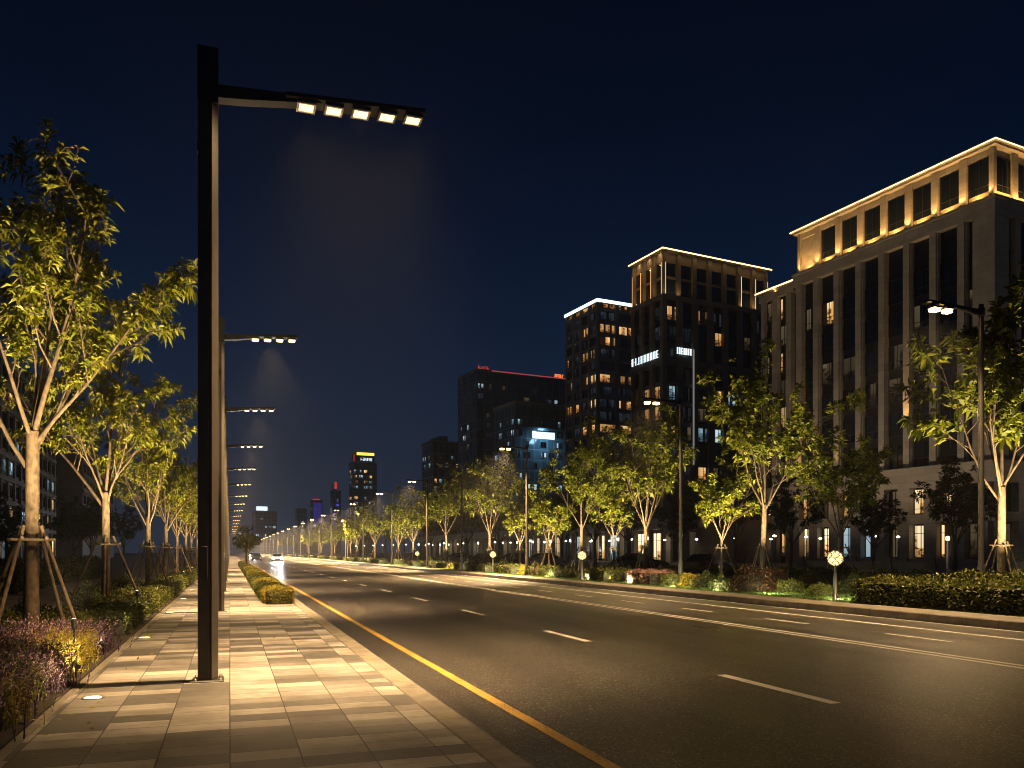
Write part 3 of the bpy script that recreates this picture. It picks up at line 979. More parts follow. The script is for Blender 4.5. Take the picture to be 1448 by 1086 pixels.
# clipped round trees between the pavement and the road, far off
for i, (x, y, s) in enumerate([(1.7, 84, 1.0), (1.7, 92, 1.05), (1.7, 101, 1.05)]):
    tree('round', (x, y, 0), i * 2.0, s, '%s small round-crowned dark tree between the pavement and the road' % ORD[i], 'round trees at the road edge')


# ------------------------------------------------------------------ shrubs, hedges, grass
def blob_leaves(seed, n, leaf, rx, ry, rz, shape='round', jit=0.12):
    rng = np.random.default_rng(seed)
    if shape == 'round':
        v = rng.normal(size=(n, 3))
        v[:, 2] = np.abs(v[:, 2]) * 1.0 - 0.15
        v /= np.linalg.norm(v, axis=1, keepdims=True)
        lump = 1 + 0.16 * np.sin(v[:, 0] * 5 + seed) * np.cos(v[:, 1] * 6) + 0.10 * np.sin(v[:, 2] * 9 + seed * 2)
        r = (1 - np.abs(rng.normal(0, jit, n))) * lump
        P = v * r[:, None] * np.array([rx, ry, rz])
        P[:, 2] = np.maximum(P[:, 2] + 0.04, 0.02)
        N = v
    else:
        a = np.array([ry * rz, ry * rz, rx * rz, rx * rz, rx * ry * 2.0])
        f = rng.choice(5, n, p=a / a.sum())
        u, w = rng.uniform(-1, 1, n), rng.uniform(0.02, 1, n)
        u2 = rng.uniform(-1, 1, n)
        P = np.zeros((n, 3))
        N = np.zeros((n, 3))
        for k, (ax, sg) in enumerate(((0, -1), (0, 1), (1, -1), (1, 1))):
            q = f == k
            P[q, ax] = sg
            P[q, 1 - ax] = u[q]
            P[q, 2] = w[q]
            N[q, ax] = sg
        q = f == 4
        P[q, 0], P[q, 1], P[q, 2] = u[q], u2[q], 1.0
        N[q, 2] = 1
        P = P * np.array([rx, ry, rz])
        wob = 0.05 * np.sin(P[:, 0] * 7 + seed) + 0.05 * np.sin(P[:, 1] * 5 + seed * 3)
        P += N * (wob[:, None] - (np.abs(rng.normal(0, jit * 0.35, n)) - jit * 0.2)[:, None])
        P[:, 2] = np.maximum(P[:, 2], 0.01)
    D = N * 0.6 + rng.normal(size=(n, 3)) * 0.6 + np.array([0, 0, 0.25])
    L = leaf * rng.uniform(0.6, 1.3, n)
    return leaves(P, D, L, L * 0.55, rng, 0.15)


def core_round(rx, ry, rz):
    m = MB()
    m.lathe([(0.55, 0.0), (0.78, 0.25), (0.74, 0.5), (0.5, 0.75), (0.05, 0.84)], 10)
    m.v = [(x * rx, y * ry, z * rz) for x, y, z in m.v]
    return m


BUSH = {}


def bush_mesh(key, mat, seed, n, leaf, rx, ry, rz, shape='round', core='hedge_dark', jit=0.12):
    """leaf shell over a dark twiggy core, one mesh with two materials"""
    V = blob_leaves(seed, n, leaf, rx, ry, rz, shape, jit)
    me = quads_mesh(key, V, mat)
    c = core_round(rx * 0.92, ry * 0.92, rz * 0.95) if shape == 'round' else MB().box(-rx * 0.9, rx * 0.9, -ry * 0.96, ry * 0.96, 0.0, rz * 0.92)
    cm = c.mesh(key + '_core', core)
    BUSH[key] = (me, cm)


bush_mesh('shrub_green', 'hedge', 1, 2600, 0.075, 0.6, 0.6, 0.6)
bush_mesh('shrub_dark', 'hedge_dark', 2, 2200, 0.08, 0.62, 0.62, 0.66)
bush_mesh('shrub_red', 'hedge_red', 3, 2200, 0.08, 0.8, 0.8, 0.75)
bush_mesh('shrub_gold', 'hedge_gold', 4, 2200, 0.07, 0.5, 0.5, 0.5)
bush_mesh('hedge_box', 'hedge', 5, 4200, 0.075, 0.55, 1.9, 0.58, 'box', jit=0.35)
bush_mesh('hedge_short', 'hedge', 15, 3600, 0.08, 0.7, 1.25, 0.6, 'box', jit=0.4)
bush_mesh('hedge_long', 'hedge', 6, 7000, 0.12, 0.5, 2.5, 0.72, 'box', jit=0.5)
bush_mesh('hedge_low', 'hedge_dark', 7, 5200, 0.06, 0.62, 1.9, 0.4, 'box')
bush_mesh('hedge_gold', 'hedge_gold', 8, 4600, 0.06, 0.42, 1.0, 0.5, 'box')
bush_mesh('hedge_green', 'hedge', 9, 4600, 0.06, 0.42, 1.6, 0.46, 'box')
bush_mesh('hedge_pink', 'pink', 10, 4200, 0.07, 0.7, 1.3, 0.6, 'box')
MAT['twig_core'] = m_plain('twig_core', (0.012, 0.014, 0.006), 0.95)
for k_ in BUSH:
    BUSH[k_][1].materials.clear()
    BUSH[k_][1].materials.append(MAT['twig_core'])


def bush(key, loc, rot, s, name, label, cat, group):
    r = thing(name, label, cat, loc, rot, group)
    r.scale = s if hasattr(s, '__len__') else (s, s, s)
    link('foliage', BUSH[key][0], r)
    link('branches', BUSH[key][1], r)
    return r


# hedge blocks between pavement and road (start 27 m away)
y = 27.3
for i in range(22):
    gold = i in (0, 3, 6, 9, 12)
    hl = 1.0 if gold else 1.6
    lab = '%s clipped %s hedge block between the pavement and the road' % (ORD[i], 'golden' if gold else 'dark green') if i < 8 else \
        'far low hedge block between the pavement and the road'
    bush('hedge_gold' if gold else 'hedge_green', (1.5, y + hl, 0.0), 0, (1.1, 1, .9 if gold else .85), 'hedge', lab, 'hedge', 'hedge blocks at the road edge')
    y += 2 * hl + (0.05 if i < 8 else 1.2)

# left bed, near planting
rngp = random.Random(5)


def make_tuft(seed, n, h, w, leafmat, tipmat, tipfrac):
    """upright grassy plant: arching blades with small leaves or flowers towards the tips"""
    rng = np.random.default_rng(seed)
    az = rng.uniform(0, 6.283, n)
    lean = rng.uniform(0.05, 0.75, n)
    L = h * rng.uniform(0.65, 1.15, n)
    base = np.stack([rng.normal(0, w * 0.3, n), rng.normal(0, w * 0.3, n), np.zeros(n)], 1)
    out = np.stack([np.cos(az), np.sin(az), np.zeros(n)], 1)
    Q, tips, td = [], [], []
    prev = base
    side = np.stack([-np.sin(az), np.cos(az), np.zeros(n)], 1)
    for k in range(3):
        t = (k + 1) / 3
        cur = base + out * (lean * L * t * t)[:, None] + np.array([0, 0, 1.0]) * (L * (t - 0.22 * lean * t * t))[:, None]
        w0, w1 = 0.006 * (1 - k / 3.5), 0.006 * (1 - (k + 1) / 3.5)
        Q.append(np.stack([prev - side * w0, prev + side * w0, cur + side * w1, cur - side * w1], 1))
        for r_ in range(4):
            f = rng.uniform(0, 1, n)[:, None]
            P = prev * (1 - f) + cur * f
            D = (cur - prev) * 0.8 + rng.normal(size=(n, 3)) * 0.06 * 1.2
            (tips if k == 2 or (k == 1 and r_ < 2) else td).append((P, D))
        prev = cur
    Vs = np.concatenate(Q + [leaves(P, D, rng.uniform(0.035, 0.085, n), rng.uniform(0.010, 0.02, n), rng, 0.2) for P, D in td])
    Vt = np.concatenate([leaves(P, D, rng.uniform(0.025, 0.06, n), rng.uniform(0.010, 0.02, n), rng, 0.1) for P, D in tips])
    return quads_mesh('tuft_stems', Vs, leafmat), quads_mesh('tuft_tips', Vt, tipmat)


TUFT = {'mauve': make_tuft(1, 420, 0.62, 0.55, 'heather', 'heather_tip', 0.3), 'purple': make_tuft(2, 460, 0.55, 0.6, 'heather', 'heather', 0.3),
        'gold': make_tuft(3, 420, 0.55, 0.5, 'gold_grass', 'gold_grass', 0.3), 'leafy': make_tuft(4, 420, 0.55, 0.5, 'hedge', 'hedge', 0.3)}


def tuft(key, x, y, s, label):
    nm = {'mauve': 'flowering_plant', 'purple': 'flowering_plant', 'gold': 'grass_plant', 'leafy': 'leafy_plant'}[key]
    r = thing(nm, label, 'plant', (x - 0.1, y, 0.03), rngp.uniform(0, 6.28), 'plants in the bed left of the pavement')
    r.scale = (s * rngp.uniform(.95, 1.1), s * rngp.uniform(.95, 1.1), s)
    link('stems', TUFT[key][0], r)
    link('flowers' if key in ('mauve', 'purple') else 'leaf_tips', TUFT[key][1], r)


near_plants = [
    ('mauve', -2.3, 8.3, 1.1, 'pink flowering plant at the lower left edge of the pavement, nearest the camera'),
    ('purple', -2.75, 7.5, 1.1, 'dark purple plant behind the nearest pink flowering plant'),
    ('leafy', -2.1, 7.6, .9, 'green leafy plant spilling at the nearest edge of the bed'),
    ('gold', -2.12, 9.0, .9, 'small yellow grassy plant beside the nearest pink flowering plant'),
    ('purple', -2.35, 10.0, 1.05, 'dark purple plant between the two pink flowering clumps'),
    ('purple', -2.9, 9.2, 1.2, 'broad purple plant at the left edge of the picture'),
    ('purple', -2.2, 11.2, 1.0, 'dark purple plant by the pavement edge before the nearest tree'),
    ('gold', -2.15, 12.6, 1.0, 'bright yellow grassy plant at the pavement edge before the nearest tree'),
    ('mauve', -2.6, 12.9, 1.15, 'tall pink flowering plant in front of the nearest tree'),
    ('mauve', -2.3, 14.0, 1.0, 'pink flowering plant to the right of the nearest tree'),
    ('gold', -2.15, 13.6, .9, 'second yellow grassy plant to the right of the nearest tree'),
    ('leafy', -3.0, 13.2, 1.2, 'green leafy plant at the foot of the nearest tree'),
    ('gold', -2.75, 14.4, .8, 'yellow grassy plant against the trunk of the nearest tree'),
    ('purple', -2.3, 6.3, 1.0, 'dark purple plant in the bottom left corner'),
    ('leafy', -2.7, 11.4, 1.1, 'green leafy plant behind the dark purple one'),
    ('mauve', -3.2, 10.9, 1.1, 'pink flowering plant deep in the bed at the left edge'),
    ('mauve', -2.12, 10.7, .75, 'small pink flowering plant hanging over the pavement edge'),
    ('leafy', -2.6, 15.6, 1.0, 'green leafy plant behind the nearest tree'),
    ('purple', -2.1, 15.2, .9, 'purple plant at the pavement edge behind the nearest tree'),
    ('leafy', -2.45, 5.7, 1.0, 'green leafy plant at the very bottom left corner of the picture'),
    ('purple', -3.1, 8.2, 1.3, 'tall dark purple plant in the second rank of the bed, nearest the camera'),
    ('leafy', -2.95, 10.1, 1.15, 'green leafy plant in the second rank of the bed'),
    ('purple', -3.0, 12.2, 1.25, 'tall dark purple plant in the second rank, left of the nearest tree'),
    ('leafy', -2.2, 10.35, .9, 'low green leafy plant at the pavement edge halfway to the nearest tree'),
    ('leafy', -2.15, 11.75, .85, 'low green leafy plant just before the yellow grassy plant'),
    ('purple', -2.25, 9.35, .95, 'purple plant at the pavement edge behind the small yellow one'),
    ('leafy', -2.2, 8.75, .85, 'low green leafy plant at the pavement edge beside the pink one'),
    ('mauve', -2.35, 7.1, .9, 'pink flowering plant close to the bottom left corner'),
    ('leafy', -2.3, 14.6, .9, 'green leafy plant at the pavement edge beside the nearest tree'),
]
for p_ in near_plants:
    tuft(*p_)
for i, (x, y, s, k, lab) in enumerate([
        (-3.5, 9.9, 1.0, 'shrub_dark', 'dark rounded shrub at the left edge of the picture'),
        (-3.6, 11.9, 1.15, 'shrub_green', 'green rounded shrub left of the nearest tree'),
        (-3.7, 13.6, 1.1, 'shrub_dark', 'dark rounded shrub beside the nearest tree stakes'),
        (-2.75, 8.6, .95, 'shrub_dark', 'dark leafy mound among the purple plants, nearest the camera'),
        (-2.5, 9.5, .75, 'shrub_green', 'small green mound at the pavement edge between purple plants'),
        (-2.7, 10.6, .9, 'shrub_dark', 'dark leafy mound among the purple plants, second from the camera'),
        (-2.45, 12.0, .72, 'shrub_gold', 'golden rounded mound at the pavement edge before the nearest tree'),
        (-2.5, 6.9, .8, 'shrub_green', 'green leafy mound in the bottom left corner'),
        (-2.9, 16.7, 1.0, 'shrub_green', 'green rounded shrub behind the nearest tree'),
        (-3.6, 15.9, 1.1, 'shrub_green', 'green rounded shrub behind the left stakes of the nearest tree')]):
    bush(k, (x, y, 0.03), i, s, 'shrub', lab, 'shrub', 'shrubs in the bed left of the pavement')
for i, (x, y, tx, ty) in enumerate([(-1.93, 7.6, -2.5, 8.5), (-1.93, 12.1, -2.5, 13.1), (-1.93, 14.6, -2.6, 15.4)]):  # spike lights added to brighten the dim planting
    make_spotlight((x, y, 0.03), (tx, ty, 0.5), (9, 13, 9)[i], '%s small added spike light among the flowering plants at the pavement edge' % ORD[i], 130, (1, .78, .46), 'added lights among the flowers')
# low clipped hedges further along the left bed
y = 17.6
for i in range(20):
    dark = i in (0, 3, 4, 7)
    lab = '%s low clipped %s hedge in the bed left of the pavement' % (ORD[i], 'dark' if dark else 'green') if i < 8 else \
        'far low hedge in the bed left of the pavement'
    bush('hedge_low' if dark else 'hedge_box', (-2.55, y + 1.9, 0.03), 0, (1, 1, 1 if dark else .8), 'hedge', lab, 'hedge', 'low hedges left of the pavement')
    if i % 2 == 1 and i < 9:
        make_spotlight((-2.02, y - 0.45, 0.03), (-2.4, y + 1.2, 0.45), 14, '%s small light on the end of a low hedge left of the pavement' % ORD[i // 2], 110,
                       (1, .75, .4), 'small hedge lights left of the pavement')
    y += 4.2 if i < 6 else 5.5
# long dark hedge closing the yard on the left
for i, (x, y) in enumerate([(-9, 26), (-9, 31.2), (-9, 36.4), (-9, 41.6), (-9, 47), (-9, 53), (-9, 59)]):
    bush('hedge_long', (x, y, 0), 0, (1.4, 1.05, 1.5), 'hedge', 'dark tall hedge block in the yard on the left, %s from the camera' % ORD[i], 'hedge', 'dark yard hedges')
for i, (x, y, s) in enumerate([(-4.1, 20, .9), (-4.0, 27, 1), (-4.0, 30.5, .9), (-4.1, 38, 1)]):
    bush('shrub_dark', (x, y, 0.03), i, s, 'shrub', '%s dark rounded shrub behind the low hedges on the left' % ORD[i], 'shrub', 'shrubs in the bed left of the pavement')

# --- verge planting across the road
#   (kind, column, depth, rotation, scale, name, label)
vp = [
    ('hedge_long', 1290, 22.3, 0.06, (1, 1.1, .95), 'hedge', 'long leafy hedge along the kerb before the nearest verge street lamp'),
    ('hedge_long', 1462, 21.8, 0.06, (1.2, 1, 1.15), 'hedge', 'leafy hedge at the right edge of the picture behind the kerb'),
    ('shrub_green', 1118, 31, 0, .85, 'shrub', 'rounded green shrub left of the globe lantern on the lawn'),
    ('shrub_dark', 1145, 34, 0, 1.1, 'shrub', 'dark rounded shrub behind the globe lantern'),
    ('shrub_dark', 1208, 31, 0, .95, 'shrub', 'dark rounded shrub right of the globe lantern'),
    ('shrub_red', 1063, 32, 0, 1.2, 'shrub', 'large dark red shrub on the lawn below the tall tree'),
    ('shrub_red', 1095, 33.5, 1, 1.0, 'shrub', 'second dark red shrub beside the large one'),
    ('shrub_dark', 1020, 32.5, 0, .8, 'shrub', 'small dark shrub left of the large dark red shrub'),
    ('shrub_gold', 978, 31.8, 0, 1.15, 'shrub', 'bright green shrub lit by its own spotlight near the kerb'),
    ('shrub_dark', 999, 32.2, 0, .95, 'shrub', 'dark shrub right of the brightly lit one'),
    ('hedge_pink', 918, 35, 0, 1, 'hedge', 'low hedge of pink flowers before the second verge street lamp'),
    ('hedge_short', 855, 41, 0, 1.05, 'hedge', 'clipped green hedge right of the second globe lantern'),
    ('shrub_dark', 858, 38.5, 0, .9, 'shrub', 'dark shrub in front of the clipped hedge by the second lantern'),
    ('hedge_short', 935, 45, 0.9, .9, 'hedge', 'clipped green hedge behind the pink flowers'),
    ('hedge_short', 1330, 33, 1.3, .9, 'hedge', 'low clipped hedge behind the long leafy hedge'),
    ('hedge_low', 1250, 35, 1.3, (1, 1.2, 1.6), 'hedge', 'dark low hedge in front of the seat walls'),
    ('hedge_low', 1150, 40, 1.3, (1, 1.2, 1.6), 'hedge', 'dark low hedge behind the rounded shrubs'),
    ('shrub_green', 1395, 30, 0, 1, 'shrub', 'leafy shrub at the foot of the nearest staked verge tree'),
    ('shrub_green', 1440, 28, 2, 1.05, 'shrub', 'leafy shrub at the far right behind the kerb hedge'),
    ('shrub_dark', 900, 43, 0, 1.0, 'shrub', 'dark shrub behind the pink flower hedge'),
    ('shrub_dark', 803, 47, 0, 1.0, 'shrub', 'dark shrub left of the second globe lantern'),
    ('shrub_dark', 788, 47, 1, .9, 'shrub', 'small dark shrub further left of the second globe lantern'),
    ('hedge_low', 980, 48, 1.2, (1, 1.2, 1.5), 'hedge', 'dark low hedge behind the second verge street lamp'),
    ('hedge_low', 1040, 50, 1.2, (1, 1.2, 1.5), 'hedge', 'dark low hedge below the small staked tree'),
    ('hedge_short', 726, 50, 0, .95, 'hedge', 'lit clipped hedge before the third verge street lamp'),
    ('shrub_dark', 757, 53, 0, 1.1, 'shrub', 'dark shrub right of the third verge street lamp'),
    ('hedge_short', 690, 57, 0, .9, 'hedge', 'clipped hedge left of the third verge street lamp'),
    ('shrub_dark', 712, 60, 1, 1.3, 'shrub', 'dark broad shrub behind the third verge street lamp'),
    ('hedge_short', 655, 62, 0, .9, 'hedge', 'clipped hedge before the unlit verge street lamp'),
    ('shrub_dark', 672, 66, 1, 1.3, 'shrub', 'dark shrub behind the unlit verge street lamp'),
    ('hedge_low', 620, 72, 0, (1.2, 1, 1.3), 'hedge', 'dark clipped hedge before the fourth verge street lamp'),
    ('hedge_short', 588, 80, 0, .9, 'hedge', 'clipped hedge left of the fourth verge street lamp'),
    ('shrub_dark', 607, 84, 1, 1.3, 'shrub', 'dark shrub behind the fourth verge street lamp'),
    ('hedge_short', 562, 90, 0, .9, 'hedge', 'clipped hedge before the fifth verge street lamp'),
    ('hedge_short', 540, 100, 0, .9, 'hedge', 'clipped hedge left of the fifth verge street lamp'),
    ('hedge_low', 520, 108, 0, (1.2, 1.2, 1.4), 'hedge', 'dark hedge left of the sixth verge street lamp'),
    ('shrub_gold', 838, 42, 0, 1.2, 'shrub', 'bright rounded shrub beside the second globe lantern'),
    ('shrub_green', 880, 40, 2, 1.15, 'shrub', 'rounded green shrub left of the pink flower hedge'),
    ('shrub_gold', 745, 49, 1, 1.15, 'shrub', 'bright rounded shrub right of the third verge street lamp base'),
    ('shrub_green', 775, 50, 1, 1.2, 'shrub', 'rounded green shrub between the second lantern and the third verge street lamp'),
    ('shrub_red', 765, 47, 1, .8, 'shrub', 'dark red shrub left of the second globe lantern'),
    ('shrub_gold', 640, 66, 1, 1.2, 'shrub', 'bright rounded shrub left of the unlit verge street lamp'),
    ('shrub_green', 1160, 28.5, 1, .75, 'shrub', 'small green shrub just left of the nearest globe lantern'),
    ('shrub_gold', 1255, 29, 1, .8, 'shrub', 'small bright shrub behind the long leafy hedge'),
    ('shrub_green', 1310, 28.5, 3, .9, 'shrub', 'leafy shrub behind the long leafy hedge near the slim post lamp'),
    ('shrub_green', 950, 38, 3, .9, 'shrub', 'green shrub between the pink flowers and the brightly lit shrub'),
]
nhl = 0
for i, (k, u, d, rz, s, nm, lab) in enumerate(vp):
    x, y = PD(u, d)
    if d > 26 and x < 19.4:              # keep the lawn strip along the kerb free
        x, y = PD(u, d * 19.4 / x)
    x = max(x, 18.75)
    bush(k, (x, y, VERGE_Z), rz, s, nm, lab, nm, 'planting on the verge across the road')
    if (k == 'hedge_short' and rz == 0) or k == 'shrub_gold' and u != 978:
        make_spotlight((x - 0.55, y - (1.9 if k[0] == 'h' else 1.05), VERGE_Z), (x - .1, y - (.9 if k[0] == 'h' else .2), 0.4), 75, 'small light at the foot of lit planting, %s along the verge' % ORD[nhl], 140, (1, .78, .42),
                       'hedge lights along the verge')
        nhl += 1
y = 115.0
for i in range(16):
    bush('hedge_box', (19.0, y, VERGE_Z), 0, .95, 'hedge', 'tiny far hedge at the end of the verge across the road', 'hedge', 'planting on the verge across the road')
    y += 8 + i * 0.6

# lawn: grass blades, denser towards the camera
rg = np.random.default_rng(77)
n_g = 60000
gy = 10 + 50 * rg.random(n_g) ** 1.5
gx = 18.03 + 9.5 * rg.random(n_g) ** 1.3
gp = np.stack([gx, gy, np.full(n_g, VERGE_Z - 0.005)], 1)
gd = np.stack([rg.normal(0, .4, n_g), rg.normal(0, .4, n_g), np.ones(n_g)], 1)
gl = rg.uniform(0.05, 0.11, n_g)
tag(link('lawn_grass', quads_mesh('lawn_grass', leaves(gp, gd, gl, gl * 0.16, rg, 0.1), 'grass')), kind='stuff')


n_f = 150
fp = np.stack([rg.uniform(-1.7, 2.2, n_f), 5 + 40 * rg.random(n_f) ** 1.4, np.full(n_f, 0.006)], 1)
fp[:, 0] = np.where(rg.random(n_f) < .55, rg.uniform(-1.7, -1.0, n_f), fp[:, 0])
fd = np.stack([rg.normal(0, 1, n_f), rg.normal(0, 1, n_f), rg.uniform(0.03, .25, n_f)], 1)
fl_ = rg.uniform(0.03, 0.08, n_f)
tag(link('fallen_leaves', quads_mesh('fallen_leaves', leaves(fp, fd, fl_, fl_ * 0.4, rg, 0.0), 'gold_grass')), kind='stuff')


# ------------------------------------------------------------------ garden lamps and lights
def make_globe(loc, label):
    r = thing('globe_lantern', label, 'garden lamp', loc, 0, 'globe lanterns on the verge')
    MB().lathe([(0.075, 0.0), (0.075, 0.03), (0.06, 0.04), (0.055, 0.75), (0.03, 1.0), (0.026, 1.12)], 12).build('post', 'steel', r)
    zc, q = 1.36, 0.26
    gl_ = MB()
    prof = [(max(0.002, (q - 0.03) * math.sin(math.pi * k / 12)), zc - (q - 0.03) * math.cos(math.pi * k / 12)) for k in range(13)]
    gl_.lathe(prof, 18)
    gl_.build('glass_globe', 'globe', r)
    lat = MB()
    for a in range(7):
        for sg in (-1, 1):
            pts = []
            for k in range(13):
                th = math.pi * (0.06 + 0.88 * k / 12)
                ph = 2 * math.pi * a / 7 + sg * th * 0.9
                pts.append((q * math.sin(th) * math.cos(ph), q * math.sin(th) * math.sin(ph), zc - q * math.cos(th)))
            lat.tube(pts, 0.009, 4)
    lat.build('lattice', 'bronze', r)
    return r


for i, (u, d) in enumerate([(1181, 26.3), (823, 45.4), (697, 61), (590, 90)]):
    x, y = PD(u, d)
    make_globe((x, y, VERGE_Z), ('glowing lattice globe lantern on a short post, %s from the camera on the lawn' % ORD[i]))
    # its post is lit by a narrow light in the lawn
    make_spotlight((x - 0.28, y - 0.42, VERGE_Z), (x, y, 0.75), 5, 'small light at the foot of the %s globe lantern' % ORD[i], 60, (1, .8, .5), 'lights at the lantern posts')

x_, y_ = PD(1340, 34.5)
pl = thing('post_lamp', 'slim glowing post lamp on the lawn left of the nearest verge street lamp', 'garden lamp', (x_, y_, VERGE_Z))
MB().lathe([(0.10, 0.0), (0.10, 0.03), (0.06, 0.05), (0.06, 2.05)], 12).build('post', 'steel', pl)
MB().lathe([(0.065, 2.052), (0.085, 2.1), (0.085, 2.2), (0.03, 2.24)], 12).build('glowing_head', 'head_glow', pl)
MB().tube([(0.04, 0, 2.15), (0.55, 0.1, 2.55), (0.72, 0.1, 2.62)], [0.02, 0.015, 0.012], 6).build('side_arm', 'black_metal', pl)
spot('post_beam', pl, (-0.1, -0.35, 0.1), (0, 0, 1.6), 14, 50, 0.6, (1, .8, .5))
x_, y_ = PD(1347, 31)
make_spotlight((x_, y_, VERGE_Z), (x_ + 0.4, y_ + 1.5, 0.5), 60, 'bright spike light on the lawn lighting the shrubs by the post lamp', 150)
x_, y_ = PD(972, 34.9)
make_spotlight((x_, y_ - 0.1, VERGE_Z), (x_ + 0.15, y_ + 1.0, 0.45), 45, 'spike light against the bright green shrub near the kerb', 140)
# low lights added to brighten the lawn behind the kerb
for i, (x, y) in enumerate([(18.5, 17.5), (18.5, 21.5), (18.5, 25), (18.5, 28.5), (18.5, 32), (18.5, 36), (18.5, 41), (18.5, 47)]):
    make_spotlight((x, y, VERGE_Z), (x + 2.8, y + 1.6, 0.1), 110, '%s added low light washing the lawn behind the opposite kerb' % ORD[i], 150, (1, .86, .5), 'added lawn lights')

# recessed lights along the left edge of the pavement
gl0 = thing('ground_light', 'nearest round light set flush in the left edge of the pavement', 'ground light', (-1.5, 10.5, 0), 0, 'lights set in the pavement')
MB().lathe([(0.125, 0.002), (0.125, 0.008), (0.095, 0.011), (0.095, 0.003)], 24, 0, 0, 0, False).build('steel_ring', 'steel', gl0)
MB().lathe([(0.093, 0.006), (0.09, 0.0125)], 24).build('lens', 'ground_light', gl0)
al = bpy.data.lights.new('glow', 'SPOT')
al.energy, al.color, al.spot_size, al.spot_blend, al.shadow_soft_size = 110, (1, .72, .36), R(150), 1.0, 0.05
ob = link('glow', al, gl0, (0, 0, 0.03))
ob.rotation_euler = (R(180), R(-35), 0)
for i in range(1, 9):
    dup(gl0, None, (-1.58, 10.5 + 7.0 * i, 0), label='%s round light set flush in the left edge of the pavement' % ORD[i])


# ------------------------------------------------------------------ buildings
BROT = R(7.4)                            # the towers stand turned a little from the road
WMESH = {}


def window_mesh(w, h, pane, cols=2, transom=0.33, fr=0.06):
    key = (round(w, 2), round(h, 2), pane, cols, transom)
    if key not in WMESH:
        m = MB()
        m.add([(-w / 2, 0, 0), (w / 2, 0, 0), (w / 2, 0, h), (-w / 2, 0, h)], [(0, 1, 2, 3)], 0)
        d = -0.08
        m.box(-w / 2, -w / 2 + fr, d, -0.004, 0, h, 1)
        m.box(w / 2 - fr, w / 2, d, -0.004, 0, h, 1)
        m.box(-w / 2 + fr, w / 2 - fr, d, -0.004, 0, fr, 1)
        m.box(-w / 2 + fr, w / 2 - fr, d, -0.004, h - fr, h, 1)
        for c in range(1, cols):
            x = -w / 2 + w * c / cols
            m.box(x - fr / 2, x + fr / 2, d + 0.003, -0.004, fr, h - fr, 1)
        if transom:
            for c in range(cols):
                xa, xb = -w / 2 + w * c / cols, -w / 2 + w * (c + 1) / cols
                m.box(xa + fr * (1 if c == 0 else .5), xb - fr * (1 if c == cols - 1 else .5), d + 0.01, -0.004, h * transom - fr / 2, h * transom + fr / 2, 1)
        WMESH[key] = m.mesh('window', [pane, 'frame'])
    return WMESH[key]


class Bld:
    """local x: depth away from the road, local y: along the road; face 'A' (x = 0) looks at the road, face 'B' (y = 0) looks at the camera"""
    def __init__(s, name, label, corner_cam, LA, LB, H, group=None, rot=BROT, z=0.0):
        xc, d = corner_cam
        wx, wy = xc * CS + d * SN, -xc * SN + d * CS
        s.root = thing(name, label, 'building', (wx, wy, z), rot, group)
        s.LA, s.LB, s.H = LA, LB, H

    def fbox(s, mb, face, a0, a1, o0, o1, z0, z1, mi=0):
        if face == 'A':
            mb.box(-o1, -o0, a0, a1, z0, z1, mi)
        else:
            mb.box(a0, a1, -o1, -o0, z0, z1, mi)

    def win(s, face, a, z, w, h, pane, o=0.0, cols=2, transom=0.33, name='window'):
        me = window_mesh(w, h, pane, cols, transom)
        loc = (-o, a, z) if face == 'A' else (a, -o, z)
        return link(name, me, s.root, loc, R(-90) if face == 'A' else 0.0)

    def ring(s, mb, o, z0, z1, depth=None, mi=0):
        """a band all round, standing o proud of the faces"""
        d = depth or 0.5
        A, B = s.LA, s.LB
        mb.box(-o, -o + d, -o, A + o, z0, z1, mi)
        mb.box(B + o - d, B + o, -o, A + o, z0, z1, mi)
        mb.box(-o + d, B + o - d, -o, -o + d, z0, z1, mi)
        mb.box(-o + d, B + o - d, A + o - d, A + o, z0, z1, mi)

    def core(s, mb, o, z0, z1, mi=0):
        mb.box(-o, s.LB + o, -o, s.LA + o, z0, z1, mi)


def area(parent, loc, sx, sy, energy, aim, col=(1.0, 0.6, 0.22)):
    l = bpy.data.lights.new('led_wash', 'AREA')
    l.shape = 'RECTANGLE'
    l.size, l.size_y = sx, sy
    l.energy, l.color = energy, col
    o = link('led_wash', l, parent, loc)
    o.rotation_euler = Vector(aim).to_track_quat('-Z', 'X').to_euler()
    return o


def glyphs(mb, b, face, a0, a1, z0, z1, o, n, seed, gap=0.36):
    """a row of unreadable sign characters, each made of a few raised strokes"""
    rng = random.Random(seed)
    cw = (a1 - a0) / n
    t = (z1 - z0) * 0.13
    for k in range(n):
        x0, x1 = a0 + cw * (k + gap / 2), a0 + cw * (k + 1 - gap / 2)
        w = x1 - x0
        for v in rng.sample([0, 0.42, 1], rng.choice((1, 2, 2))):
            xs = x0 + v * (w - t)
            b.fbox(mb, face, xs, xs + t, o, o + 0.1, z0, z1)
        for h in rng.sample([0, 0.45, 1], rng.choice((1, 2, 3))):
            zs = z0 + h * (z1 - z0 - t)
            b.fbox(mb, face, x0 + t * .1, x1 - t * .1, o + 0.101, o + 0.14, zs, zs + t)


rb = random.Random(12)

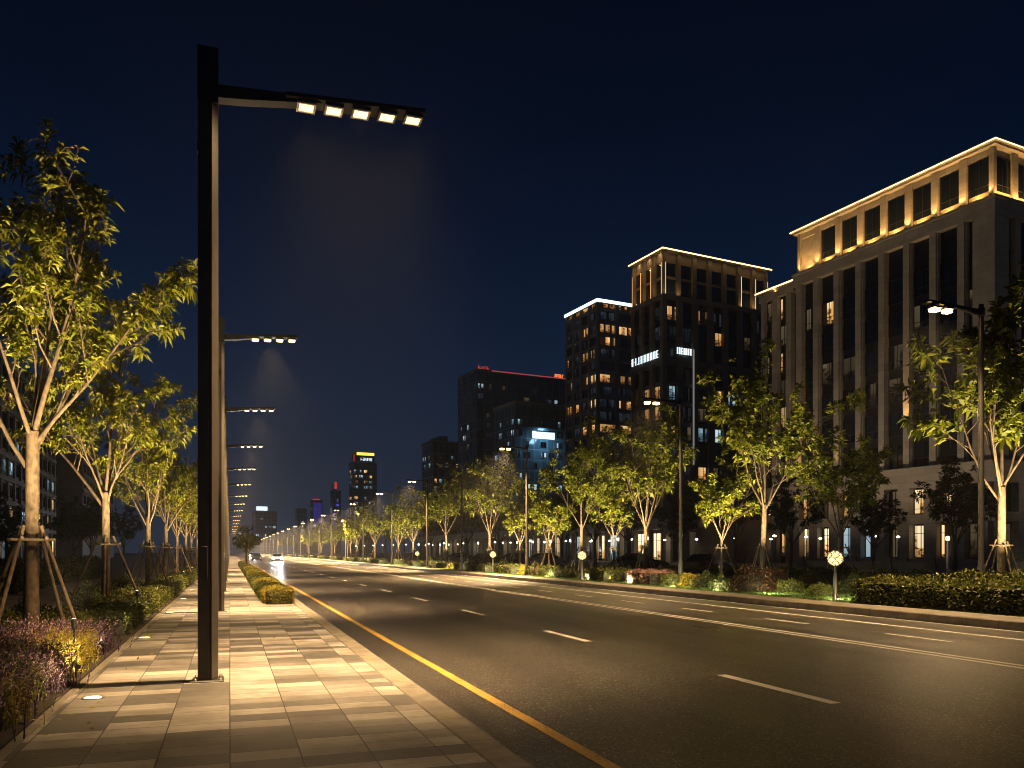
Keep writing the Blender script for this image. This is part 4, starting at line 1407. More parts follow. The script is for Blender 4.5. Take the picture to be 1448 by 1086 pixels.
# ---- 1. big stone block at the right
b = Bld('office_building', 'large beige stone office building at the right with gold-lit top storey and eaves', (50.3, 85.0), 26.8, 22.0, 44.6)
ZP, ZS = 10.9, 38.3
A, B = b.LA, b.LB
nb = 8
PIT = A / nb
body = MB()
b.core(body, -0.35, 0.0, 38.0)
body.build('curtain_wall', 'spandrel', b.root)
st = MB()
PW = 0.8
pil_A = [PIT * k for k in range(nb + 1)]
for k, a in enumerate(pil_A):
    w = 2.0 if k in (0, nb) else PW
    a0, a1 = max(a - w / 2, 0.0), min(a + w / 2, A)
    if k == 0:
        a0, a1 = 0.422, 2.0
    b.fbox(st, 'A', a0, a1, -0.4, 0.42, ZP, ZS)
    if 0 < k < nb:                        # reveal: a groove splits each pilaster
        b.fbox(st, 'A', a0 - 0.1, a0 - 0.004, -0.4, 0.15, ZP, ZS)
        b.fbox(st, 'A', a1 + 0.004, a1 + 0.1, -0.4, 0.15, ZP, ZS)
PB = B / 6
for k in range(7):
    a = PB * k
    w = 2.0 if k in (0, 6) else PW
    a0, a1 = max(a - w / 2, 0.0), min(a + w / 2, B)
    if k == 0:
        a0, a1 = 0.422, 2.0
    b.fbox(st, 'B', a0, a1, -0.4, 0.42, ZP, ZS)
st.box(-0.44, 0.42, -0.44, 0.42, ZP, ZS)          # corner pier
b.core(st, 0.46, 37.2, ZS + 0.25)                 # entablature under the top storey
b.core(st, 0.6, ZS + 0.252, ZS + 0.55)
# podium
b.core(st, 0.55, 0.0, 0.9)
b.core(st, 0.9, 9.0, ZP)
b.core(st, 1.15, ZP + 0.002, ZP + 0.35)
b.core(st, 0.6, 4.9, 5.9)
for k, a in enumerate(pil_A):
    w = 2.1 if k in (0, nb) else 1.5
    a0, a1 = max(a - w / 2, 0.0), min(a + w / 2, A)
    b.fbox(st, 'A', a0, a1, -0.36, 0.88, 0.902, 4.898)
    b.fbox(st, 'A', a0, a1, -0.36, 0.88, 5.902, 8.998)
for k in range(7):
    a = PB * k
    a0, a1 = max(a - 0.75, 0.0), min(a + 0.75, B)
    b.fbox(st, 'B', a0, a1, -0.36, 0.88, 0.902, 4.898)
    b.fbox(st, 'B', a0, a1, -0.36, 0.88, 5.902, 8.998)
st.build('stone_wall', 'stone', b.root)
for k in range(nb):
    a = PIT * (k + 0.5)
    w = PIT - PW - 0.22
    for f in range(7):
        z = ZP + 0.5 + 3.9 * f
        p = rb.random()
        pane = 'win_dim' if (p < 0.12 and f < 6) or (k >= 5 and f in (3, 4) and p < .5) else ('win_warm' if (k >= 6 and p > 0.85) else 'glass')
        if z + 2.9 < ZS - 1.1:
            b.win('A', a, z, w, 2.9, pane, -0.30)
    b.win('A', a, 1.0, PIT - 1.6, 3.7, ['win_dim', 'shop_warm', 'shop_warm', 'win_dim', 'shop_cool', 'shop_cool', 'shop_warm', 'shop_warm'][k], 0.0, 2, 0.75)
    b.win('A', a, 6.0, PIT - 1.6, 2.8, ['win_dim', 'win_bright', 'win_bright', 'win_dim', 'glass', 'win_bright', 'win_dim', 'win_warm'][k], 0.0, 2, 0.2)
for k in range(3):
    a = PB * (k + 0.5)
    for f in range(7):
        z = ZP + 0.5 + 3.9 * f
        if z + 2.9 < ZS - 1.1:
            b.win('B', a, z, PB - PW - 0.1, 2.9, 'win_dim' if (k + f) % 4 == 1 else 'glass', -0.30)
    b.win('B', a, 1.0, PB - 1.6, 3.7, 'win_dim', 0.0, 2, 0.75)
    b.win('B', a, 6.0, PB - 1.6, 2.8, 'glass', 0.0, 2, 0.2)
# top storey: set back a little; piers, windows, eaves
tp = MB()
b.core(tp, -0.3, ZS + 0.552, 44.1)
YE = A - 2.6                              # the top storey stops short of the far end
for k in range(nb + 1):
    a = PIT * k
    a0, a1 = max(a - 0.42, 0.0), min(a + 0.42, A)
    b.fbox(tp, 'A', a0, a1, -0.3, 0.1, ZS + 0.552, 44.05)
    a = PB * k
    if k < 7:
        b.fbox(tp, 'B', max(a - 0.42, -0.099), min(a + 0.42, B), -0.3, 0.099, ZS + 0.552, 44.05)
for k in range(nb):
    a = PIT * (k + 0.5)
    b.fbox(tp, 'A', a - PIT / 2 + 0.422, a + PIT / 2 - 0.422, -0.3, -0.12, 43.4, 44.05)
tp.build('top_storey_wall', 'stone', b.root)
ev = MB()
b.core(ev, 0.5, 44.1, 44.34)
b.core(ev, 0.75, 44.342, 44.62)
ev.build('eaves', 'stone', b.root)
for k in range(nb):
    if k != 7:
        b.win('A', PIT * (k + 0.5), ZS + 0.6, PIT - 0.95, 4.45, 'glass', -0.27, 2, 0.34)
for k in range(3):
    b.win('B', PB * (k + 0.5), ZS + 0.6, PB - 0.95, 4.45, 'glass', -0.27, 2, 0.34)
gs = MB()
gs.box(-0.762, -0.752, -0.75, A + 0.75, 44.38, 44.52)
gs.box(-0.762, B + 0.75, -0.762, -0.752, 44.38, 44.52)
gs.build('eaves_light_strip', 'gold_strip', b.root)
# wash lights on the ledge
for k in range(nb):
    area(b.root, (-0.5, PIT * (k + 0.5), ZS + 0.62), PIT * 0.92, 0.1, 230, (0.12, 0, 1), (1, .54, .16))
for k in range(3):
    area(b.root, (PB * (k + 0.5), -0.5, ZS + 0.62), 0.1, PB * 0.92, 230, (0, 0.12, 1), (1, .54, .16))
bmat = m_plain('frosted_balustrade', (0.34, 0.29, 0.19), 0.3)
for k in range(nb):
    if k != 7:
        bl = MB()
        b.fbox(bl, 'A', PIT * k + .56, PIT * (k + 1) - .56, -0.17, -0.15, ZS + .58, ZS + 1.35)
        bl.build('balustrade', bmat, b.root)
for k in range(3):
    bl = MB()
    b.fbox(bl, 'B', PB * k + .56, PB * (k + 1) - .56, -0.17, -0.15, ZS + .58, ZS + 1.35)
    bl.build('balustrade', bmat, b.root)
for k in range(nb + 1):
    fx = MB()
    b.fbox(fx, 'A', PIT * k - 0.12, PIT * k + 0.12, 0.36, 0.58, ZS + 0.552, ZS + 0.72)
    fx.build('floodlight', 'black_metal', b.root)
for k in range(nb + 1):
    spot('flood_beam', b.root, (-0.47, min(max(PIT * k, .4), A - .4), ZS + 0.76), (-0.15, min(max(PIT * k, .4), A - .4), ZS + 4), 420, 84, 0.7, (1, 0.55, 0.16))
# pilaster uplights on the podium ledge
for k, e in ((3, 3200), (6, 900), (7, 2000), (8, 1500)):
    a = min(PIT * k, A - .5)
    a = max(a, .5)
    spot('pilaster_beam', b.root, (-1.05, a, ZP + (4.5 if k == 3 else 0.45)), (-0.6, a, ZP + 16), e, 40, 0.8, (1, 0.56, 0.18))
# unseen floodlights added on the plaza to brighten the stone front
for k in range(5):
    o_ = b.root.matrix_basis if False else None
    px, py = -15.0, 1.0 + 6.4 * k
    wx_, wy_ = b.root.location.x + px * math.cos(BROT) - py * math.sin(BROT), b.root.location.y + px * math.sin(BROT) + py * math.cos(BROT)
    tx_, ty_ = b.root.location.x - py * math.sin(BROT), b.root.location.y + py * math.cos(BROT)
    make_spotlight((wx_, wy_, VERGE_Z), (tx_, ty_, 24), FLOOD, 'added floodlight on the plaza washing the %s part of the large stone front' % ('nearest', 'second', 'middle', 'fourth', 'farthest')[k],
                   105, (1, .73, .47), 'added plaza floodlights', z=.4)
wx_, wy_ = b.root.location.x + 7 * math.cos(BROT) + 14 * math.sin(BROT), b.root.location.y + 7 * math.sin(BROT) - 14 * math.cos(BROT)  # another flood added to brighten the blank end wall
make_spotlight((wx_, wy_, VERGE_Z), (wx_ - 14 * math.sin(BROT), wy_ + 14 * math.cos(BROT), 24), FLOOD * .8, 'added floodlight on the plaza washing the end wall of the large stone building',
               105, (1, .73, .47), 'added plaza floodlights', z=.4)
# lower wing at its far end
w1 = Bld('office_wing', 'lower wing at the far end of the large stone office building, with gold eaves', (0, 0), 5.6, 18.0, 38.6)
w1.root.location = b.root.matrix_basis @ Vector((0.4, A + 1.3, 0)) if False else (b.root.location + Vector((-math.sin(BROT) * (A + 1.3) + 0.4 * math.cos(BROT), math.cos(BROT) * (A + 1.3) + 0.4 * math.sin(BROT), 0)))
wm = MB()
w1.core(wm, -0.3, 0, 38.0)
wm.build('curtain_wall', 'spandrel', w1.root)
wm = MB()
for a0, a1 in ((0.0, 0.9), (2.5, 3.5), (5.0, 5.6)):
    w1.fbox(wm, 'A', a0, a1, -0.35, 0.4, 10.6, 36.9)
    w1.fbox(wm, 'A', a0, a1, -0.35, 0.5, 0, 9.0)
w1.core(wm, 0.5, 9.002, 10.598)
w1.core(wm, 0.42, 36.902, 37.9)
wm.build('stone_wall', 'stone', w1.root)
wm = MB()
w1.core(wm, 0.8, 38.002, 38.4)
wm.build('eaves', 'stone', w1.root)
wm = MB()
wm.box(-0.812, -0.802, -0.8, 6.4, 38.1, 38.3)
wm.build('eaves_light_strip', 'gold_strip', w1.root)
for f in range(7):
    for a in (1.7, 4.25):
        w1.win('A', a, 11.2 + 3.75 * f, 1.5, 2.9, 'win_warm' if rb.random() < .3 else 'win_dim', -0.25)
for z in (1.0, 5.4):
    for a in (1.7, 4.25):
        w1.win('A', a, z, 1.5, 3.2, 'shop_warm', -0.25)
area(w1.root, (-0.9, 2.8, 37.95), 5.0, 0.1, 60, (0.5, 0, 1))

# ---- 2. tower with gold crown
b = Bld('office_tower', 'tall dark office tower with a gold-lit crown, left of the large stone building', (27.9, 150.0), 9.8, 25.5, 58.0)
A, B = b.LA, b.LB
m = MB()
b.core(m, -0.3, 0.0, 48.6)
m.build('curtain_wall', 'spandrel', b.root)
m = MB()
NA, NB = 3, 7
pa, pb = A / NA, B / NB
for k in range(NA + 1):
    w = 1.0
    a = pa * k
    b.fbox(m, 'A', max(a - w / 2, 0.4 if k == 0 else 0), min(a + w / 2, A), -0.35, 0.4, 7.0, 48.4)
for k in range(NB + 1):
    a = pb * k
    w = 1.2
    b.fbox(m, 'B', max(a - w / 2, 0.42 if k == 0 else 0), min(a + w / 2, B), -0.35, 0.4, 7.0, 48.4)
m.box(-0.42, 0.4, -0.42, 0.4, 7.0, 48.4)
b.core(m, 0.45, 48.402, 49.2)
b.core(m, 0.5, 5.6, 6.998)
b.core(m, 0.41, 36.6, 37.4)
for f in range(8):
    b.core(m, 0.12, 10.3 + 3.7 * f, 11.0 + 3.7 * f)
for k in range(NB + 1):
    b.fbox(m, 'B', max(pb * k - .6, 0), min(pb * k + .6, B), -.3, .48, 0, 5.598)
for k in range(NA + 1):
    b.fbox(m, 'A', max(pa * k - .5, 0), min(pa * k + .5, A), -.3, .48, 0, 5.598)
m.build('stone_wall', 'stone_dark', b.root)
m = MB()
b.core(m, -0.6, 49.202, 57.3)
m.build('crown_glass', 'glass', b.root)
m = MB()
for k in range(NA + 1):
    b.fbox(m, 'A', max(pa * k - .4, -0.1 if k == 0 else 0), min(pa * k + .4, A), -.62, .1, 49.202, 57.3)
for k in range(NB + 1):
    b.fbox(m, 'B', max(pb * k - .4, 0.11), min(pb * k + .4, B), -.62, .1, 49.202, 57.3)
for f, (za, zb) in enumerate(((52.4, 52.9), (55.4, 57.25))):
    b.core(m, -0.5, za, zb)
m.build('crown_frame', 'stone_dark', b.root)
m = MB()
b.core(m, 0.6, 57.302, 57.7)
m.build('eaves', 'stone', b.root)
m = MB()
m.box(-0.612, -0.602, -0.6, A + 0.6, 57.38, 57.62)
m.box(-0.612, B + 0.6, -0.612, -0.602, 57.38, 57.62)
m.build('eaves_light_strip', 'gold_strip', b.root)
m = MB()
for k in range(NA + 1):
    a = min(pa * k + .42, A - .1)
    b.fbox(m, 'A', a, a + .09, .02, .11, 49.3, 55.2)
for k in (0, 5, 6, 7):
    a = min(pb * k + .42, B - .1)
    b.fbox(m, 'B', a, a + .09, .02, .11, 49.3, 55.2)
m.build('crown_light_lines', 'gold_soft', b.root)
for k in range(NA):
    area(b.root, (-0.75, pa * (k + .5), 56.9), pa * .9, .15, 60, (0.35, 0, -1))
    area(b.root, (-0.62, pa * (k + .5), 49.4), pa * .9, .12, 50, (0.2, 0, 1))
for k in range(NB):
    area(b.root, (pb * (k + .5), -0.75, 56.9), .15, pb * .9, 14, (0, 0.35, -1))
    if k in (0, 5, 6):
        area(b.root, (pb * (k + .5), -0.62, 49.4), .12, pb * .9, 60, (0, 0.2, 1))
for k in range(NB):
    for f in range(9):
        z = 15.1 + 3.7 * f
        if 36.0 < z + 2.5 and z < 37.5:
            continue
        p = rb.random()
        pane = 'win_amber' if p < 0.17 else ('win_dim' if p < 0.32 else ('win_cool' if p < .37 else ('win_added_glow' if p < .7 else 'glass')))
        if z + 2.7 < 48.4:
            b.win('B', pb * (k + .5), z, pb - 1.25, 2.6, pane, -0.22, 3)
for k in range(NA):
    for f in range(9):
        z = 15.1 + 3.7 * f
        if 36.0 < z + 2.5 and z < 37.5:
            continue
        if z + 2.7 < 48.4:
            b.win('A', pa * (k + .5), z, pa - 1.05, 2.6, 'win_amber' if (z < 36 and f in (3, 4) or rb.random() < .12) else ('win_added_glow' if rb.random() < .5 else 'glass'), -0.22, 2)
m = MB()
glyphs(m, b, 'A', 0.6, A - 0.3, 37.6, 39.0, 0.44, 9, 3)
m.build('roof_sign', 'white_sign', b.root)
m = MB()
glyphs(m, b, 'B', 2.6, 6.2, 38.4, 39.6, 0.44, 7, 8)
m.build('wall_sign', 'white_sign', b.root)
m = MB()
b.fbox(m, 'B', 6.5, 6.75, 0.42, 0.6, 18.0, 39.6)
m.build('light_fin', m_emit('fin_glow', (0.8, 0.8, 0.78), 0.22, 'NONE'), b.root)
for k in range(NB):
    b.win('B', pb * (k + .5), 0.3, pb - 1.3, 4.9, ['shop_warm', 'win_dim', 'shop_warm'][k % 3], -0.2, 3, .7)

# ---- 3. banded tower with white roof line
b = Bld('office_tower', 'dark banded office tower with a white light line round its roof', (24.2, 230.0), 17.5, 26.0, 73.0)
A, B = b.LA, b.LB
m = MB()
b.core(m, -0.3, 0.0, 72.0)
m.build('curtain_wall', 'glass', b.root)
m = MB()
pa, pb = A / 4, B / 4
for f in range(20):
    b.core(m, 0.1, 2.5 + 3.55 * f, 3.5 + 3.55 * f)
for k in range(5):
    b.fbox(m, 'A', max(pa * k - .5, 0), min(pa * k + .5, A), -.35, .3, 0, 72.2)
    b.fbox(m, 'B', max(pb * k - .6, 0), min(pb * k + .6, B), -.35, .32, 0, 72.2)
b.core(m, 0.35, 72.202, 73.0)
m.build('wall', 'stone_grey', b.root)
m = MB()
m.box(-0.5, -0.36, -.4, A + .4, 72.3, 73.2)
m.box(-0.5, B + .4, -0.54, -0.4, 72.3, 73.2)
m.build('roof_light_line', 'white_strip', b.root)
m = MB()
for x in (3, 9, 15):
    m.box(x, x + 2.2, 6, 9, 73.002, 74.6)
m.build('roof_plant', 'grey_metal', b.root)
for f in range(8, 20):
    for k in range(4):
        z = 3.6 + 3.55 * f
        p = rb.random()
        lit = (f % 2 == 1 and p < .62) or p < .12
        b.win('A', pa * (k + .5), z, pa - 1.1, 2.4, 'win_amber' if lit else ('win_added_glow' if rb.random() < .6 else 'glass'), -0.2, 3, 0)
        p = rb.random()
        lit = (f % 2 == 1 and k in (0, 1) and p < .75) or p < .08
        b.win('B', pb * (k + .5), z, pb - 1.3, 2.4, 'win_amber' if lit else ('win_added_glow' if rb.random() < .6 else 'glass'), -0.2, 4, 0)


# ---- 4-. simpler curtain-wall towers further off: lit windows set in a dark grid
def far_tower(label, u_corner, d, u_left, u_right, v_top, mat, lit, n_lit, bw, fh, seed, roof=None, zmin_v=730, group='far towers', steps=None):
    H = CAM_H + (780 - v_top) / F_PX * d
    xc = (u_corner - 724) / F_PX * d
    # extents from the photograph's columns, with the same plan directions as the near blocks
    rl = (u_left - 724) / F_PX
    LA = max(6.0, (xc - rl * d) / (rl + .447) / 1.0 * 1.118 * 0.895 + 0) if u_left < u_corner else 8
    rr = (u_right - 724) / F_PX
    LB = (rr * d - xc) / (0.895 - rr * 0.447)
    bb = Bld('office_tower', label, (xc, d), LA, LB, H, group)
    m = MB()
    bb.core(m, 0, 0, H - 1.0)
    if steps:
        for (fa, fb, dz) in steps:
            m.box(bb.LB * fa, bb.LB * fb, 0.5, LA - 0.5, H - 0.998, H + dz)
    m.build('curtain_wall', mat, bb.root)
    m = MB()
    bb.core(m, 0.15, H - 0.998, H) if not steps else bb.ring(m, 0.15, H - 0.998, H - .2)
    m.build('parapet', 'stone_grey', bb.root)
    rng = random.Random(seed)
    zmin = max(2, CAM_H + (780 - zmin_v) / F_PX * d)
    done = set()
    nA, nB = max(1, int(LA / bw)), max(1, int(LB / bw))
    nf0, nf1 = int(zmin / fh), int((H - 3) / fh)
    tries = 0
    while len(done) < n_lit and tries < 2000:
        tries += 1
        fc = 'A' if rng.random() < LA * 0.6 / (LA * 0.6 + LB) else 'B'
        k = (fc, rng.randrange(nA if fc == 'A' else nB), rng.randrange(nf0, max(nf0 + 1, nf1)))
        if k in done:
            continue
        done.add(k)
        bb.win(fc, (k[1] + .5) * bw, k[2] * fh + .7, bw * .72 * rng.choice((1, 1, .6)), fh * .55, rng.choice(lit), 0.03, 2, 0)
    return bb


b4 = far_tower('wide dark blue office block with a red-lit roof edge, left of the banded tower', 674, 300, 648, 800, 521, 'curtain_blue', ['win_cool', 'win_added_glow', 'win_added_glow', 'win_dim'], 84, 3.2, 3.6, 4,
               zmin_v=700)
m = MB()
glyphs(m, b4, 'B', 0.5, 5.2, b4.H + .1, b4.H + 1.2, -0.4, 5, 5, .2)
m.build('red_roof_sign', 'red_sign', b4.root)
m = MB()
m.box(6, b4.LB, -0.2, -0.16, b4.H - .5, b4.H - .1)
m.build('red_roof_line', m_emit('red_line', (1, .12, .16), .4, 'NONE'), b4.root)
m = MB()
glyphs(m, b4, 'B', b4.LB - 5, b4.LB - .5, b4.H + .1, b4.H + 1.3, -0.4, 5, 9, .2)
m.build('orange_roof_sign', 'orange_sign', b4.root)
b5 = far_tower('lower pale blue-lit office block with a white sign, in front of the wide block', 728, 262, 698, 800, 566, 'curtain_cyan', ['win_cool', 'win_added_glow'], 54, 3.0, 3.5, 7, zmin_v=720)
m = MB()
b5.fbox(m, 'B', 6.3, 14.5, 0.12, 0.4, 38.6, 41.0)
m.build('white_sign_board', 'white_sign', b5.root)
area(b5.root, (10.0, -4.0, 40), 8, 2, 1500, (0, 0.6, -1), (.4, .75, 1))
m = MB()
b5.fbox(m, 'B', 6.0, 14.8, 3.4, 4.6, 40.3, 40.6)
m.build('sign_light_boom', 'black_metal', b5.root)
b6 = far_tower('dark apartment tower left of the wide dark blue block', 612, 350, 597, 652, 622, 'curtain_grey', ['win_cool', 'win_warm', 'win_dim', 'win_added_glow'], 30, 2.6, 3.4, 3, steps=[(.25, .55, 2.0)], zmin_v=700)
b7 = far_tower('far tower with a yellow-lit crown and white sign, standing alone above the trees', 500, 560, 494, 533, 652, 'curtain_blue', ['win_cool', 'win_warm', 'win_cool'], 34, 3.4, 3.7, 6,
               steps=[(.12, .9, 6.4)], zmin_v=745)
m = MB()
b7.fbox(m, 'B', b7.LB * .14, b7.LB * .88, -.35, .15, b7.H + 4.4, b7.H + 6.2)
m.build('crown_sign', 'yellow_sign', b7.root)
m = MB()
glyphs(m, b7, 'B', b7.LB * .3, b7.LB * .8, b7.H + .6, b7.H + 2.6, -.3, 6, 2, .2)
m.build('white_sign', 'white_sign', b7.root)
m = MB()
m.tube([(.3, 0, b7.H), (.3, 0, b7.H + 5)], .3, 6)
m.build('red_mast', 'red_sign', b7.root)
b8 = far_tower('small far tower with a white lit roof sign near the end of the road', 361, 800, 357, 392, 722, 'curtain_grey', ['win_cool', 'win_warm'], 16, 4, 4, 11, zmin_v=760)
m = MB()
b8.fbox(m, 'B', 1, b8.LB * .55, -.3, .3, b8.H + .2, b8.H + 4.2)
m.build('white_roof_sign', 'white_sign', b8.root)
b9 = far_tower('small far tower lit blue with a red roof line', 442, 760, 439, 456, 706, 'curtain_blue', ['win_cool', 'blue_sign'], 12, 3.5, 4, 13, zmin_v=750)
m = MB()
b9.fbox(m, 'B', 0, b9.LB * .7, .1, .3, b9.H - .6, b9.H + .4)
m.build('red_roof_line', 'red_sign', b9.root)
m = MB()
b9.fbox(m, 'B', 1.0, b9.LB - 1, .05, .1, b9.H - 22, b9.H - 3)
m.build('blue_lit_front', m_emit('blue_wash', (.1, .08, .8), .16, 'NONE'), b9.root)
b10 = far_tower('thin far tower with a red light on top', 470, 700, 467, 482, 693, 'curtain_grey', ['win_cool', 'blue_sign'], 10, 3, 4, 15, zmin_v=750, steps=[(.2, .5, 6)])
m = MB()
m.box(2, 4, -.1, .4, b10.H + 1, b10.H + 7)
m.build('red_top_light', 'red_sign', b10.root)
b11 = far_tower('dim far block between the small towers near the end of the road', 421, 780, 418, 434, 718, 'curtain_grey', ['win_cool', 'win_dim'], 6, 3, 4, 17, zmin_v=750)
b12 = far_tower('dim low far block left of the white-signed far tower', 336, 900, 331, 352, 742, 'curtain_grey', ['win_cool', 'win_warm'], 8, 4, 4, 19, zmin_v=765)
b13 = far_tower('dark apartment slab behind the fifth verge street lamp', 640, 420, 628, 660, 640, 'curtain_grey', ['win_cool', 'win_dim'], 10, 2.8, 3.4, 23, zmin_v=700)

# ---- long arcade of lit shopfronts behind the trees across the road
ar = thing('shopping_arcade', 'long low arcade of lit shopfronts and columns behind the trees across the road', 'building', (60, 96, VERGE_Z))
m = MB()
m.box(1.5, 13, 0, 170, 0, 6.6)
m.build('wall', 'stone_dark', ar)
m = MB()
m.box(-1.2, 1.499, -0.5, 170.5, 4.9, 6.4)
m.build('canopy', 'stone', ar)
cmesh = MB().bevbox(-0.4, 0.4, -0.4, 0.4, 0, 4.898, .06).mesh('column', 'stone')
lm = MB().box(-0.1, 0.1, -0.14, 0.14, 3.4, 3.75).mesh('wall_lamp', 'post_glow')
for k in range(35):
    link('column', cmesh, ar, (-0.6, 2.4 + 4.86 * k, 0))
    if k < 34:
        p = rb.random()
        pane = 'shop_warm' if p < .4 else ('shop_cool' if p < .62 else ('win_dim' if p < .85 else 'glass'))
        link('window', window_mesh(4.0, 4.2, pane, 3, .72), ar, (1.49, 4.83 + 4.86 * k, .2), R(-90))
    if k % 2 == 0:
        link('wall_lamp', lm, ar, (-1.13, 2.4 + 4.86 * k, 0))
for k in range(0, 34, 5):
    spot('shop_glow', ar, (-0.3, 4.8 + 4.86 * k, 4.8), (-0.8, 4.8 + 4.86 * k, 0), 260, 150, 1, (1, .8, .55))

# ---- left apartment building and its neighbour
al_ = thing('apartment_building', 'dark apartment building behind the left trees with a few lit windows', 'building', (-31, 121, 0), R(2), 'buildings on the left')
m = MB()
m.box(-16, 0, 0, 62, 0, 31)
for f in range(8):
    m.box(0.001, 0.45, -.3, 62.3, 5.2 + 3.5 * f, 5.9 + 3.5 * f)
for k in range(14):
    m.box(0.001, 0.35, 62 / 13 * k - .45, 62 / 13 * k + .45, 0, 5.198)
    for f in range(7):
        m.box(0.001, 0.35, 62 / 13 * k - .35, 62 / 13 * k + .35, 5.902 + 3.5 * f, 8.698 + 3.5 * f)
m.build('wall', 'stone_dark', al_)
lw = {(3, 5): 'win_bright', (4, 5): 'win_bright', (3, 2): 'win_bright_cool', (4, 2): 'win_bright_cool', (5, 4): 'win_dim', (5, 3): 'win_cool', (9, 2): 'win_cool',
      (11, 2): 'win_bright_cool', (12, 2): 'win_bright_cool', (8, 1): 'win_warm', (6, 1): 'win_dim', (11, 3): 'win_dim', (12, 1): 'win_bright', (4, 0): 'win_bright', (7, 3): 'win_warm',
      (8, 4): 'win_dim', (10, 5): 'win_dim', (9, 0): 'win_bright', (6, 0): 'win_cool', (11, 0): 'win_warm', (7, 5): 'win_dim'}  # some of these lit panes are added to brighten the dark front
for k in range(13):
    for f in range(7):
        link('window', window_mesh(3.4, 2.0, lw.get((k, f), 'glass'), 3, 0), al_, (0.03, 62 / 13 * (k + .5), 6.4 + 3.5 * f), R(90))
    link('shop_window', window_mesh(3.6, 3.4, ('shop_cool', 'win_dim', 'shop_warm', 'shop_cool', 'win_dim')[k % 5], 2, .75), al_, (0.03, 62 / 13 * (k + .5), .4), R(90))
m = MB()
for k in (1, 5):
    m.box(.46, .6, 62 / 13 * k + .6, 62 / 13 * k + 4.0, 4.1, 4.9)
m.build('shop_sign', m_emit('shop_sign_glow', (.35, .65, 1), .9, 'NONE'), al_)
al2 = thing('apartment_building', 'second dark apartment building further along on the left', 'building', (-30, 196, 0), R(2), 'buildings on the left')
m = MB()
m.box(-16, 0, 0, 70, 0, 26)
for f in range(7):
    m.box(0.001, 0.4, -.3, 70.3, 4.2 + 3.4 * f, 4.9 + 3.4 * f)
m.build('wall', 'stone_dark', al2)
for k in range(12):
    for f in range(6):
        link('window', window_mesh(3.2, 2.0, 'win_dim' if rb.random() < .18 else ('win_cool' if rb.random() < .08 else 'glass'), 3, 0), al2, (0.03, 5.6 * (k + .6), 5.3 + 3.4 * f), R(90))

# ---- pale posts with lamps on the plaza
pm = thing('plaza_lamp', 'nearest slim white plaza lamp before the arcade', 'plaza lamp', (40, 80, VERGE_Z), 0, 'plaza lamps')
MB().lathe([(.09, 0), (.09, .05), (.05, .07), (.05, 2.7)], 8).build('post', 'steel', pm)
MB().lathe([(.05, 2.702), (.14, 2.73), (.14, 2.8), (.05, 2.86)], 10).build('lamp_head', 'post_glow', pm)
rp = random.Random(3)
pc = None
for i, (u, d) in enumerate([(1095, 62), (1140, 66), (1090, 78), (1040, 72), (985, 80), (940, 84), (893, 80), (862, 90), (835, 96), (800, 92), (770, 100), (750, 92), (722, 108), (700, 104),
                            (676, 112), (655, 118), (628, 116), (606, 126), (592, 132), (574, 138), (556, 146), (541, 150), (528, 160), (515, 166), (503, 178), (1240, 64), (1270, 66), (1160, 74)]):
    x, y = PD(u, d)
    if i == 0:
        pm.location = (x, y, VERGE_Z)
    else:
        o = dup(pm, None, (x, y, VERGE_Z), label='slim white plaza lamp across the road, one of many behind the verge trees')
        if i % 3 == 1:
            for ch in o.children:
                if ch.name.startswith('lamp_head'):
                    if pc is None:
                        pc = ch.data.copy()
                        pc.materials.clear()
                        pc.materials.append(MAT['post_glow_cool'])
                    ch.data = pc
pm['label'] = 'slim white plaza lamp across the road, one of many behind the verge trees'

# ---- seat walls on the plaza at the right
for i, (u, d, L_) in enumerate([(1240, 52, 6), (1330, 50, 7), (1400, 48, 5), (1180, 56, 5)]):
    x, y = PD(u, d)
    sw = thing('seat_wall', '%s pale stone seat wall on the plaza before the large stone building' % ('first', 'second', 'third', 'fourth')[i], 'seat wall', (x, y, VERGE_Z), R(-14), 'plaza seat walls')
    MB().bevbox(-L_ / 2, L_ / 2, -.45, .45, 0, .48, .03).build('seat', 'bench_stone', sw)
    MB().bevbox(-L_ / 2, L_ / 2, .46, .62, 0, .95, .03).build('backrest', 'bench_stone', sw)
    mm = MB()
    for k in range(3):
        mm.tube([(-L_ / 2 + .6 + k * (L_ - 1.2) / 2, .4, .48), (-L_ / 2 + .35 + k * (L_ - 1.2) / 2, .2, 1.25)], .035, 6)
    mm.build('armrests', 'grey_metal', sw)


